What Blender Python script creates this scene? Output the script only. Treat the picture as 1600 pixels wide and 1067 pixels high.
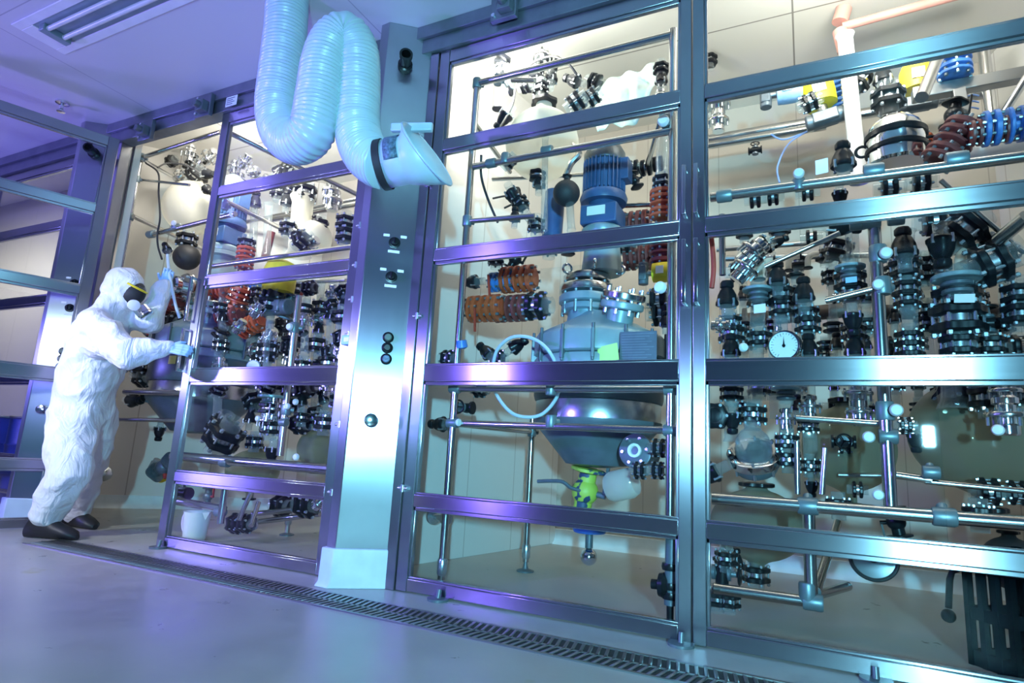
import bpy, bmesh, math, random
from mathutils import Vector, Matrix, Quaternion
random.seed(7)
PI = math.pi
S = bpy.context.scene
for o in list(bpy.data.objects): bpy.data.objects.remove(o, do_unlink=True)
COL = S.collection

# ------------------------------------------------------------------ camera
CAM = Vector((0.0, -2.8, 0.75))
R3 = Matrix(((0.89892572, 0.03097335, 0.43700482), (0.43466239, -0.18778774, -0.88079758), (0.0547829, 0.98172115, -0.18227017)))
FPX = 938.25
cd = bpy.data.cameras.new('camera'); cam = bpy.data.objects.new('camera', cd); COL.objects.link(cam)
cd.sensor_width = 36.0; cd.lens = 36.0 * FPX / 1600.0; cd.clip_start = 0.02
cam.matrix_world = Matrix.Translation(CAM) @ R3.to_4x4()
S.camera = cam
def P(u, v, y):
    r = R3 @ Vector((u - 800.0, 533.5 - v, -FPX)); return CAM + r * ((y - CAM.y) / r.y)
def PZ(u, v, z):
    r = R3 @ Vector((u - 800.0, 533.5 - v, -FPX)); return CAM + r * ((z - CAM.z) / r.z)
def mpp(p):                                        # metres per photo pixel at a point
    c = R3.transposed() @ (Vector(p) - CAM); return -c.z / FPX

# ------------------------------------------------------------------ view, world, lights
S.view_settings.view_transform = 'Standard'; S.view_settings.look = 'None'
S.view_settings.exposure = -0.32; S.view_settings.gamma = 1.0; S.view_settings.use_curve_mapping = False
S.cycles.transparent_max_bounces = 40; S.cycles.max_bounces = 8
W = bpy.data.worlds.new('world'); S.world = W; W.use_nodes = True
wn = W.node_tree.nodes; wl = W.node_tree.links
bg = wn['Background']
tc = wn.new('ShaderNodeTexCoord'); sx = wn.new('ShaderNodeSeparateXYZ'); wl.new(tc.outputs['Generated'], sx.inputs[0])
mr = wn.new('ShaderNodeMapRange'); mr.inputs['From Min'].default_value = -0.9; mr.inputs['From Max'].default_value = 0.6
wl.new(sx.outputs['X'], mr.inputs['Value'])
cr = wn.new('ShaderNodeValToRGB'); wl.new(mr.outputs[0], cr.inputs[0])
cr.color_ramp.elements[0].color = (0.07, 0.075, 0.48, 1); cr.color_ramp.elements[1].color = (0.03, 0.27, 0.48, 1)
mz = wn.new('ShaderNodeMapRange'); wl.new(sx.outputs['Z'], mz.inputs['Value']); mz.inputs['From Min'].default_value = -0.1; mz.inputs['From Max'].default_value = 0.6
mz.inputs['To Min'].default_value = 0.36; mz.inputs['To Max'].default_value = 0.06
wl.new(cr.outputs[0], bg.inputs[0]); wl.new(mz.outputs[0], bg.inputs[1])
def area(name, loc, aim, sx_, sy_, col, e, spread=180):
    l = bpy.data.lights.new(name, 'AREA'); l.shape = 'RECTANGLE'; l.size = sx_; l.size_y = sy_; l.color = col; l.energy = e; l.spread = math.radians(spread)
    o = bpy.data.objects.new(name, l); COL.objects.link(o); o.location = loc
    o.rotation_euler = (Vector(aim) - Vector(loc)).to_track_quat('-Z', 'Y').to_euler(); return o
area('violet_light', (-3.16, -3.1, 1.61), (-2.6, 0.2, 1.5), 0.12, 0.11, (0.24, 0.15, 1.0), 44, 95)
area('violet_light', (-8.4, -3.6, 1.69), (-4.6, 0, 1.9), 0.5, 0.16, (0.25, 0.20, 1.0), 270)
area('cyan_flash', (1.17, -5.0, 1.17), (-0.9, 0, 1.3), 0.09, 0.21, (0.27, 0.75, 0.96), 132, 80)
area('violet_light', (-4.1, -2.7, 1.0), (-4.1, -2.2, 3.3), 0.3, 0.2, (0.30, 0.32, 1.0), 45)  # added uplight that brightens the violet ceiling, not an actual flash
area('added_person_key', (-4.5, -3.0, 1.75), (-4.4, -0.2, 1.0), 0.22, 0.22, (0.80, 0.88, 1.0), 25, 80)  # white key light added to brighten the person, no known lamp here
WARM = (1.0, 0.92, 0.77); UP = (1.0, 0.95, 0.84)
area('booth_lamp', (-0.9, 0.45, 3.72), (-0.9, 0.9, 0.5), 1.8, 0.25, WARM, 7)
area('booth_lamp', (0.5, 0.45, 3.72), (0.5, 0.9, 0.5), 1.4, 0.25, WARM, 14)
area('booth_lamp', (-3.9, 0.45, 3.72), (-3.9, 0.9, 0.5), 2.2, 0.25, WARM, 6)
area('booth_lamp', (-9.2, 0.22, 3.0), (-9.2, 1.25, 1.6), 2.4, 0.2, WARM, 70)
area('booth_lamp', (-1.75, 0.35, 3.3), (-1.5, 1.9, 3.4), 0.5, 0.2, UP, 54)
area('booth_lamp', (0.4, 0.35, 3.35), (0.3, 2.0, 3.7), 0.8, 0.2, UP, 42)
area('booth_lamp', (-4.3, 0.35, 3.3), (-4.6, 1.9, 3.2), 0.8, 0.2, UP, 84)

# ------------------------------------------------------------------ materials
MATS = {}
def nt(name):
    m = bpy.data.materials.new(name); m.use_nodes = True; MATS[name] = m
    return m, m.node_tree.nodes, m.node_tree.links, m.node_tree.nodes['Principled BSDF']
def noise(n, l, scale, detail=3, vec=None, rough=0.5):
    t = n.new('ShaderNodeTexNoise'); t.inputs['Scale'].default_value = scale; t.inputs['Detail'].default_value = detail
    t.inputs['Roughness'].default_value = rough
    if vec is not None: l.new(vec, t.inputs['Vector'])
    return t
def objvec(n, l, scale=(1, 1, 1), geo=True):
    m = n.new('ShaderNodeMapping'); m.inputs['Scale'].default_value = scale
    if geo: g = n.new('ShaderNodeNewGeometry'); l.new(g.outputs['Position'], m.inputs[0])
    else: g = n.new('ShaderNodeTexCoord'); l.new(g.outputs['Object'], m.inputs[0])
    return m.outputs[0]
def ramp(n, l, src, stops):
    r = n.new('ShaderNodeValToRGB'); l.new(src, r.inputs[0])
    while len(r.color_ramp.elements) < len(stops): r.color_ramp.elements.new(0.5)
    for e, (p, c) in zip(r.color_ramp.elements, stops): e.position = p; e.color = (*c, 1) if len(c) == 3 else c
    return r.outputs[0]
def plain(name, col, rough=0.5, metal=0.0, var=0.12, scale=9.0, spec=0.5, bump=0.0):
    m, n, l, b = nt(name)
    t = noise(n, l, scale, 4, objvec(n, l, geo=False))
    lo = tuple(max(0, c * (1 - var)) for c in col); hi = tuple(min(1, c * (1 + var)) for c in col)
    l.new(ramp(n, l, t.outputs[0], [(0.3, lo), (0.7, hi)]), b.inputs['Base Color'])
    b.inputs['Roughness'].default_value = rough; b.inputs['Metallic'].default_value = metal
    b.inputs['Specular IOR Level'].default_value = spec
    if bump:
        bp = n.new('ShaderNodeBump'); bp.inputs['Strength'].default_value = bump; bp.inputs['Distance'].default_value = 0.01
        l.new(t.outputs[0], bp.inputs['Height']); l.new(bp.outputs[0], b.inputs['Normal'])
    return m
def brushed(name, col, tangent, rough=0.3, aniso=0.75, stretch=(1, 1, 1)):
    m, n, l, b = nt(name)
    t = noise(n, l, 60, 4, objvec(n, l, stretch, False)); t2 = noise(n, l, 2.2, 4, objvec(n, l, geo=False))
    l.new(ramp(n, l, t2.outputs[0], [(0.3, tuple(c * 0.8 for c in col)), (0.7, col)]), b.inputs['Base Color'])
    mr = n.new('ShaderNodeMapRange'); l.new(t.outputs[0], mr.inputs['Value'])
    mr.inputs['To Min'].default_value = rough - 0.012; mr.inputs['To Max'].default_value = rough + 0.018
    l.new(mr.outputs[0], b.inputs['Roughness']); b.inputs['Metallic'].default_value = 1.0
    if tangent:
        c = n.new('ShaderNodeCombineXYZ')
        for i in range(3): c.inputs[i].default_value = tangent[i]
        l.new(c.outputs[0], b.inputs['Tangent']); b.inputs['Anisotropic'].default_value = aniso
    return m
brushed('steel_rail', (0.50, 0.52, 0.56), (0, 0.66, 0.75), 0.24, 0.93, (0.03, 1, 1))
brushed('steel_stile', (0.41, 0.43, 0.47), (0.75, 0.66, 0), 0.30, 0.9, (1, 1, 0.03))
brushed('steel_pillar', (0.46, 0.50, 0.53), (0.78, 0.62, 0), 0.30, 0.8, (1, 1, 0.03))
brushed('steel_tube', (0.66, 0.66, 0.65), None, 0.2)
brushed('steel_dull', (0.42, 0.43, 0.43), None, 0.4)
brushed('steel_band', (0.62, 0.64, 0.66), None, 0.25, 0.7, (1, 1, 0.05))
plain('chrome', (0.78, 0.80, 0.82), 0.12, 1.0, 0.04)
plain('bolt_steel', (0.62, 0.68, 0.72), 0.25, 0.9, 0.05)
plain('black_plastic', (0.010, 0.011, 0.013), 0.30, 0, 0.25, 9, 0.28)
plain('black_rubber', (0.02, 0.02, 0.022), 0.6, 0, 0.25)
plain('clamp_grey', (0.20, 0.25, 0.27), 0.4, 0.5, 0.15)
plain('white_plastic', (0.80, 0.82, 0.82), 0.4, 0, 0.04)
plain('paper', (0.85, 0.84, 0.78), 0.7, 0, 0.03)
plain('note_green', (0.62, 0.85, 0.25), 0.7, 0, 0.05)
plain('note_yellow', (0.85, 0.80, 0.22), 0.7, 0, 0.05)
plain('paint_blue', (0.045, 0.10, 0.23), 0.4, 0, 0.2)
plain('paint_bright_blue', (0.06, 0.20, 0.55), 0.4, 0, 0.2)
plain('pale_blue', (0.35, 0.60, 0.85), 0.5, 0, 0.1)
plain('paint_red', (0.45, 0.05, 0.03), 0.42, 0, 0.2)
plain('paint_orange', (0.50, 0.09, 0.03), 0.42, 0, 0.2)
plain('paint_maroon', (0.20, 0.045, 0.04), 0.4, 0, 0.25)
plain('paint_yellow', (0.90, 0.72, 0.03), 0.4, 0, 0.08)
m, n, l, b = nt('paint_lime')
l.new(ramp(n, l, noise(n, l, 3.4, 2, objvec(n, l, geo=False)).outputs[0], [(0.40, (0.03, 0.06, 0.12)), (0.44, (0.46, 0.60, 0.08))]), b.inputs['Base Color'])
plain('paint_olive', (0.10, 0.14, 0.10), 0.5, 0, 0.2)
plain('enamel_grey', (0.27, 0.36, 0.38), 0.34, 0.2, 0.1)
plain('enamel_dark', (0.13, 0.16, 0.18), 0.38, 0.3, 0.15)
plain('pale_pink_pipe', (0.62, 0.32, 0.27), 0.5, 0, 0.1)
plain('dark_brown_pipe', (0.10, 0.07, 0.055), 0.5, 0, 0.2)
plain('cable_black', (0.03, 0.03, 0.032), 0.5, 0, 0.1)
plain('cable_blue', (0.20, 0.35, 0.75), 0.5, 0, 0.1)
plain('hose_white', (0.50, 0.62, 0.66), 0.3, 0, 0.04)
plain('crate_black', (0.008, 0.011, 0.015), 0.7, 0, 0.3, 9, 0.0)
plain('barrel_blue', (0.02, 0.05, 0.30), 0.4, 0, 0.15)
m, n, l, b = nt('tyvek')
b.inputs['Base Color'].default_value = (0.77, 0.79, 0.81, 1); b.inputs['Roughness'].default_value = 0.6; b.inputs['Specular IOR Level'].default_value = 0.3
tv = objvec(n, l, (1.0, 1.0, 0.55)); t = noise(n, l, 7.5, 3, tv); t.inputs['Distortion'].default_value = 1.6
t2 = noise(n, l, 60, 2, tv); ma = n.new('ShaderNodeMath'); ma.operation = 'MULTIPLY_ADD'; l.new(t2.outputs[0], ma.inputs[0]); ma.inputs[1].default_value = 0.06; l.new(t.outputs[0], ma.inputs[2])
bp = n.new('ShaderNodeBump'); bp.inputs['Strength'].default_value = 0.5; bp.inputs['Distance'].default_value = 0.06
l.new(ma.outputs[0], bp.inputs['Height']); l.new(bp.outputs[0], b.inputs['Normal'])
plain('glove_blue', (0.38, 0.62, 0.88), 0.45, 0, 0.06)
plain('shoe_black', (0.014, 0.014, 0.017), 0.5, 0, 0.2)
plain('skin', (0.62, 0.42, 0.33), 0.5, 0, 0.08)
plain('plinth_white', (0.62, 0.72, 0.76), 0.4, 0, 0.08)
plain('header_grey', (0.20, 0.22, 0.26), 0.35, 0.7, 0.12)
plain('hood_blue_white', (0.46, 0.58, 0.66), 0.35, 0, 0.05)
plain('bag_white_green', (0.50, 0.62, 0.56), 0.5, 0, 0.15, 14)
plain('light_tube', (0.7, 0.72, 0.72), 0.3, 0, 0.05)
plain('label_dark', (0.10, 0.16, 0.22), 0.5, 0, 0.6, 70)
# floor: worn grey epoxy with ochre stains
m, n, l, b = nt('epoxy_floor')
v = objvec(n, l)
t1 = noise(n, l, 0.9, 5, v); t2 = noise(n, l, 5.0, 6, v, 0.65); t3 = noise(n, l, 3.1, 3, v)
base = ramp(n, l, t1.outputs[0], [(0.3, (0.37, 0.36, 0.32)), (0.7, (0.48, 0.465, 0.42))])
stain = ramp(n, l, t3.outputs[0], [(0.70, (0, 0, 0)), (0.76, (1, 1, 1))])
mx = n.new('ShaderNodeMixRGB'); l.new(stain, mx.inputs[0]); l.new(base, mx.inputs[1]); mx.inputs[2].default_value = (0.34, 0.32, 0.12, 1)
mx2 = n.new('ShaderNodeMixRGB'); mx2.blend_type = 'MULTIPLY'; mx2.inputs[0].default_value = 0.35
l.new(mx.outputs[0], mx2.inputs[1]); l.new(ramp(n, l, t2.outputs[0], [(0.35, (0.7, 0.7, 0.7)), (0.6, (1, 1, 1))]), mx2.inputs[2])
l.new(mx2.outputs[0], b.inputs['Base Color']); l.new(ramp(n, l, t2.outputs[0], [(0.3, (0.26,) * 3), (0.7, (0.42,) * 3)]), b.inputs['Roughness'])
# panelled surfaces: seams from a brick texture
def panels(name, col, seam, bw, bh, axes, rough, mort=0.004):
    m, n, l, b = nt(name)
    g = n.new('ShaderNodeNewGeometry'); s = n.new('ShaderNodeSeparateXYZ'); c = n.new('ShaderNodeCombineXYZ')
    l.new(g.outputs['Position'], s.inputs[0]); l.new(s.outputs[axes[0]], c.inputs[0]); l.new(s.outputs[axes[1]], c.inputs[1])
    k = n.new('ShaderNodeTexBrick'); l.new(c.outputs[0], k.inputs['Vector']); k.offset = 0.0
    k.inputs['Scale'].default_value = 1.0; k.inputs['Brick Width'].default_value = bw; k.inputs['Row Height'].default_value = bh
    k.inputs['Mortar Size'].default_value = mort; k.inputs['Color1'].default_value = (*col, 1)
    k.inputs['Color2'].default_value = (*(x * 0.97 for x in col), 1); k.inputs['Mortar'].default_value = (*seam, 1)
    l.new(k.outputs['Color'], b.inputs['Base Color']); b.inputs['Roughness'].default_value = rough
    return m
panels('ceiling_panel', (0.66, 0.66, 0.68), (0.42, 0.42, 0.46), 2.4, 1.2, ('X', 'Y'), 0.28)
panels('booth_ceiling_panel', (0.70, 0.69, 0.64), (0.25, 0.24, 0.22), 2.6, 0.62, ('X', 'Y'), 0.45, 0.006)
panels('wall_panel_back', (0.49, 0.455, 0.40), (0.34, 0.32, 0.28), 0.62, 30, ('X', 'Z'), 0.45)
panels('wall_panel_side', (0.66, 0.65, 0.62), (0.42, 0.40, 0.37), 0.55, 30, ('Y', 'Z'), 0.45)
# thin clear glass: transparent straight on, mirrored towards grazing
def clear(name, tint, ior, rough=0.0, haze=0.0, hazecol=(0.6, 0.62, 0.6)):
    m, n, l, b = nt(name); n.remove(b); out = n['Material Output']
    tr = n.new('ShaderNodeBsdfTransparent'); tr.inputs[0].default_value = (*tint, 1)
    gl = n.new('ShaderNodeBsdfGlossy'); gl.inputs['Roughness'].default_value = max(rough, 0.02)
    lf = n.new('ShaderNodeLayerWeight'); lf.inputs[0].default_value = 0.5
    pw = n.new('ShaderNodeMath'); pw.operation = 'POWER'; l.new(lf.outputs['Facing'], pw.inputs[0]); pw.inputs[1].default_value = 4.0
    fr = n.new('ShaderNodeMath'); fr.operation = 'MULTIPLY_ADD'; f0 = ((ior - 1) / (ior + 1)) ** 2
    l.new(pw.outputs[0], fr.inputs[0]); fr.inputs[1].default_value = 1 - f0; fr.inputs[2].default_value = f0
    mx = n.new('ShaderNodeMixShader'); l.new(fr.outputs[0], mx.inputs[0]); l.new(tr.outputs[0], mx.inputs[1]); l.new(gl.outputs[0], mx.inputs[2])
    last = mx.outputs[0]
    if haze:
        d1 = n.new('ShaderNodeBsdfDiffuse'); d1.inputs[0].default_value = (*hazecol, 1)
        d2 = n.new('ShaderNodeBsdfTranslucent'); d2.inputs[0].default_value = (*hazecol, 1)
        df = n.new('ShaderNodeAddShader'); l.new(d1.outputs[0], df.inputs[0]); l.new(d2.outputs[0], df.inputs[1])
        lw = n.new('ShaderNodeLayerWeight'); lw.inputs[0].default_value = 0.35
        mr = n.new('ShaderNodeMapRange'); l.new(lw.outputs['Facing'], mr.inputs['Value'])
        mr.inputs['To Min'].default_value = haze; mr.inputs['To Max'].default_value = min(1, haze * 1.9)
        m2 = n.new('ShaderNodeMixShader'); l.new(mr.outputs[0], m2.inputs[0]); l.new(last, m2.inputs[1]); l.new(df.outputs[0], m2.inputs[2]); last = m2.outputs[0]
    l.new(last, out.inputs[0])
clear('pane_glass', (0.94, 0.97, 0.98), 1.2, 0.0)
clear('tube_glass', (0.86, 0.90, 0.90), 1.55, 0.02, 0.10, (0.5, 0.54, 0.54))
clear('milky_glass', (0.9, 0.9, 0.86), 1.5, 0.05, 0.62, (0.46, 0.445, 0.39))
clear('olive_glass', (0.7, 0.7, 0.6), 1.5, 0.03, 0.42, (0.20, 0.21, 0.16))

# ------------------------------------------------------------------ mesh helpers
class MB:
    def __init__(s): s.v = []; s.f = []
    def add(s, vs, fs):
        o = len(s.v); s.v += [Vector(x) for x in vs]; s.f += [tuple(i + o for i in f) for f in fs]; return s
    def box(s, a, b, M=None):
        x0, y0, z0 = a; x1, y1, z1 = b
        vs = [Vector((x, y, z)) for x in (x0, x1) for y in (y0, y1) for z in (z0, z1)]
        if M: vs = [M @ q for q in vs]
        return s.add(vs, [(0, 1, 3, 2), (4, 6, 7, 5), (0, 4, 5, 1), (2, 3, 7, 6), (0, 2, 6, 4), (1, 5, 7, 3)])
    def bar(s, p, q, w, h):                                      # rectangular bar between two points
        p = Vector(p); q = Vector(q); d = q - p; M = Matrix.Translation(p) @ d.to_track_quat('Z', 'Y').to_matrix().to_4x4()
        return s.box((-w / 2, -h / 2, 0), (w / 2, h / 2, d.length), M)
    def lathe(s, prof, o=(0, 0, 0), ax=(0, 0, 1), n=20, lobes=0, amp=0.0, caps=True):
        ax = Vector(ax).normalized(); qt = Vector((0, 0, 1)).rotation_difference(ax); o = Vector(o); vs = []; fs = []
        for r, z in prof:
            for i in range(n):
                a = 2 * PI * i / n; rr = r * (1 + (amp * math.cos(lobes * a) if lobes else 0))
                vs.append(o + qt @ Vector((rr * math.cos(a), rr * math.sin(a), z)))
        for k in range(len(prof) - 1):
            for i in range(n):
                j = (i + 1) % n; fs.append((k * n + i, k * n + j, (k + 1) * n + j, (k + 1) * n + i))
        if caps:
            fs.append(tuple(reversed(range(n)))); fs.append(tuple(range((len(prof) - 1) * n, len(prof) * n)))
        return s.add(vs, fs)
    def cyl(s, p, q, r, r2=None, n=16):
        p = Vector(p); q = Vector(q); d = q - p
        return s.lathe([(r, 0), (r if r2 is None else r2, d.length)], p, d, n)
    def sph(s, c, r, n=20, m=12, sq=(1, 1, 1)):
        prof = [(max(1e-4, r * math.sin(PI * i / m)), -r * math.cos(PI * i / m)) for i in range(m + 1)]
        k = len(s.v); s.lathe(prof, (0, 0, 0), n=n)
        for i in range(k, len(s.v)): x = s.v[i]; s.v[i] = Vector((x.x * sq[0] + c[0], x.y * sq[1] + c[1], x.z * sq[2] + c[2]))
        return s
    def tube(s, pts, r, n=10, closed=False, rf=None):
        pts = [Vector(p) for p in pts]; N = len(pts); vs = []; fs = []
        up = None
        for i, p in enumerate(pts):
            a = pts[i - 1] if (i or closed) else p; b = pts[(i + 1) % N] if (i < N - 1 or closed) else p
            t = (b - a).normalized()
            if up is None: up = t.orthogonal().normalized()
            else:
                up = up - t * up.dot(t)
                up = up.normalized() if up.length > 1e-6 else t.orthogonal().normalized()
            w = t.cross(up); rr = rf(i) if rf else r
            for k in range(n):
                an = 2 * PI * k / n; vs.append(p + up * (rr * math.cos(an)) + w * (rr * math.sin(an)))
        for i in range(N if closed else N - 1):
            j = (i + 1) % N
            for k in range(n): k2 = (k + 1) % n; fs.append((i * n + k, i * n + k2, j * n + k2, j * n + k))
        if not closed: fs.append(tuple(reversed(range(n)))); fs.append(tuple(range((N - 1) * n, N * n)))
        return s.add(vs, fs)
    def torus(s, c, ax, R, r, n=28, m=10):
        q = Vector((0, 0, 1)).rotation_difference(Vector(ax)); c = Vector(c)
        return s.tube([c + q @ Vector((R * math.cos(2 * PI * i / n), R * math.sin(2 * PI * i / n), 0)) for i in range(n)], r, m, True)
    def mesh(s, name, mat, ang=38):
        me = bpy.data.meshes.new(name); me.from_pydata([tuple(x) for x in s.v], [], s.f); me.update()
        bm = bmesh.new(); bm.from_mesh(me); bmesh.ops.recalc_face_normals(bm, faces=bm.faces); bm.to_mesh(me); bm.free()
        me.materials.append(MATS[mat])
        me.polygons.foreach_set('use_smooth', [True] * len(me.polygons)); me.set_sharp_from_angle(angle=math.radians(ang))
        return me
    def build(s, name, mat, parent=None, bevel=0.0, ang=38):
        o = bpy.data.objects.new(name, s.mesh(name, mat, ang)); COL.objects.link(o)
        if parent is not None: o.parent = parent
        if bevel:
            b = o.modifiers.new('bevel', 'BEVEL'); b.width = bevel; b.segments = 2; b.limit_method = 'ANGLE'; b.angle_limit = 0.7
        return o
def smooth(pts, k=8):                                               # Catmull-Rom through points
    pts = [Vector(p) for p in pts]; out = []
    for i in range(len(pts) - 1):
        a = pts[max(i - 1, 0)]; b = pts[i]; c = pts[i + 1]; d = pts[min(i + 2, len(pts) - 1)]
        for j in range(k):
            t = j / k; out.append(0.5 * (2 * b + (c - a) * t + (2 * a - 5 * b + 4 * c - d) * t * t + (3 * b - a - 3 * c + d) * t ** 3))
    out.append(pts[-1]); return out
def tag(o, label, cat, group=None, kind=None):
    o['label'] = label
    o['category'] = cat
    if group: o['group'] = group
    if kind: o['kind'] = kind
    return o
def thing(name, label, cat, loc=(0, 0, 0), group=None, kind=None, quat=None, scale=1.0):
    o = bpy.data.objects.new(name, None); COL.objects.link(o); o.location = loc; o.empty_display_size = 0.1
    if quat is not None: o.rotation_mode = 'QUATERNION'; o.rotation_quaternion = quat
    o.scale = (scale,) * 3
    return tag(o, label, cat, group, kind)
def children(o): return [c for c in KIDS.get(o.name, [])]
KIDS = {}
def dup(root, loc, quat, scale, label, group):
    r = root.copy(); COL.objects.link(r); r.location = loc; r.rotation_mode = 'QUATERNION'; r.rotation_quaternion = quat; r.scale = (scale,) * 3
    r['label'] = label
    if group: r['group'] = group
    elif 'group' in r: del r['group']
    for ch in root.children:
        c = ch.copy(); COL.objects.link(c); c.parent = r
        for g in ch.children: d = g.copy(); COL.objects.link(d); d.parent = c
    return r
AX = {'z': (0, 0, 1), 'x': (1, 0, 0), 'y': (0, -1, 0), 'nz': (0, 0, -1), 'nx': (-1, 0, 0)}
def axq(a):
    if isinstance(a, str): v_ = Vector(AX[a])
    elif isinstance(a, (int, float)): v_ = Vector((math.sin(math.radians(a)), 0, math.cos(math.radians(a))))
    else: v_ = Vector(a)
    return Vector((0, 0, 1)).rotation_difference(v_.normalized())
# ================================================================== THE SETTING
def struct(name, mb, mat, label, cat, bevel=0): return tag(mb.build(name, mat, None, bevel), label, cat, None, 'structure')
struct('floor', MB().box((-14, -7, -0.05), (3.2, 2.7, 0.0)), 'epoxy_floor', 'worn grey epoxy floor with faint ochre stains', 'floor')
CZ = 3.37
struct('ceiling', MB().box((-14, -7, CZ), (3.2, 0.05, CZ + 0.06)), 'ceiling_panel', 'white panelled ceiling of the front room', 'ceiling')
struct('ceiling_booth', MB().box((-14, 0.06, 3.82), (3.2, 2.7, 3.88)), 'booth_ceiling_panel', 'cream panelled ceiling above the glazed booths', 'ceiling')
def wall(name, p, q, z0, z1, mat, label, th=0.06):
    p = Vector((*p, 0)); q = Vector((*q, 0)); d = (q - p); nrm = Vector((-d.y, d.x, 0)).normalized() * th
    mb = MB(); b = [p, q, q + nrm, p + nrm]
    mb.add([x + Vector((0, 0, z0)) for x in b] + [x + Vector((0, 0, z1)) for x in b], [(0, 1, 2, 3), (7, 6, 5, 4), (0, 4, 5, 1), (1, 5, 6, 2), (2, 6, 7, 3), (3, 7, 4, 0)])
    return struct(name, mb, mat, label, 'wall')
def base(name, p, q, label):
    p = Vector((*p, 0)); q = Vector((*q, 0)); d = (q - p); nn = Vector((d.y, -d.x, 0)).normalized()
    mb = MB(); prof = [(0.0, 0.0), (0.06, 0.0), (0.03, 0.02), (0.018, 0.05), (0.014, 0.12), (0.0, 0.125)]
    for e in (p, q):
        for a, z in prof: mb.v.append(e + nn * a + Vector((0, 0, z)))
    k = len(prof)
    mb.f += [(i, (i + 1) % k, (i + 1) % k + k, i + k) for i in range(k)] + [tuple(range(k)), tuple(range(2 * k - 1, k - 1, -1))]
    struct(name, mb, 'plinth_white', label, 'baseboard')
wall('wall_back', (-5.14, 2.3), (3.2, 2.3), 0, 3.84, 'wall_panel_back', 'beige panelled back wall of the booths')
wall('wall_left', (-6.6, 0.6), (-5.1, 2.3), 0, 3.84, 'wall_panel_side', 'white panelled side wall behind the person in the white suit')
wall('wall_partition', (-2.50, 0.12), (-2.08, 2.3), 0, 3.84, 'wall_panel_side', 'white partition wall left of the reactor booth', -0.08)
wall('wall_partition_2', (-2.585, 0.12), (-2.165, 2.3), 0, 3.84, 'wall_panel_side', 'white partition wall on the right of the left booth', 0.0)
bpy.data.objects.remove(bpy.data.objects['wall_partition_2'])
wall('wall_right', (1.28, 2.3), (1.95, 0.1), 0, 3.84, 'wall_panel_side', 'white side wall at the right end of the reactor booth')
wall('wall_far_left', (-14, 1.25), (-6.62, 1.25), 0, 3.84, 'wall_panel_back', 'white panelled wall of the booth at the far left')
wall('wall_left_return', (-5.28, 0.12), (-6.6, 0.62), 0, 3.84, 'wall_panel_side', 'white return wall behind the violet pillar', -0.05)
base('baseboard_back', (-5.1, 2.3), (1.28, 2.3), 'grey cove skirting along the back wall')
base('baseboard_left', (-6.55, 0.66), (-5.1, 2.3), 'grey cove skirting behind the person in the white suit')
base('baseboard_partition', (-2.50, 0.14), (-2.08, 2.3), 'pale cove skirting along the partition left of the reactor')

# header beam over the doors with slide brackets
hb = MB().box((-14, -0.05, 3.19), (3.2, 0.06, 3.84)).box((-14, -0.075, 3.285), (3.2, -0.05, CZ))
struct('trim_1', hb, 'header_grey', 'grey steel header beam above the glazed doors', 'beam', 0.004)
for (u, v, w, lab) in ((322, 168, 34, 'dark latch block on the header above the left glass door'), (232, 206, 30, 'dark latch block on the header above the open booth'),
                       (790, 12, 44, 'dark latch block on the header above the reactor door')):
    p = P(u, v, -0.08); w = w * mpp(p)
    t = thing('latch_block', lab, 'latch', p, 'latch blocks along the header beam')
    MB().box((-w / 2, -0.03, -w * 0.55), (w / 2, 0.005, w * 0.55)).build('mounting_plate', 'header_grey', t, 0.004)
    MB().box((-w * .1, -0.08, -w * .4), (w * .4, -0.03, w * .1)).cyl((w * .15, -.12, -w * .15), (w * .15, -.03, -w * .15), w * .16).build('latch_body', 'enamel_dark', t, 0.004)
    for i, k in ((-1, -1), (-1, 1)): MB().cyl((i * w * .35, -.045, k * w * .38), (i * w * .35, -.028, k * w * .38), w * .07, n=10).build('bolt', 'bolt_steel', t)
p = P(362, 158, -0.077); t = thing('rating_plate', 'small pale rating plate on the header beam', 'sign', p)
MB().box((-.06, -.003, -.04), (.06, 0, .04)).build('plate', 'white_plastic', t)
ln = MB()
for k in range(4): ln.box((-.05, -.0042, .022 - k * .016), (.035 - (k % 2) * .02, -.003, .028 - k * .016))
ln.build('printed_lines', 'header_grey', t)

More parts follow.
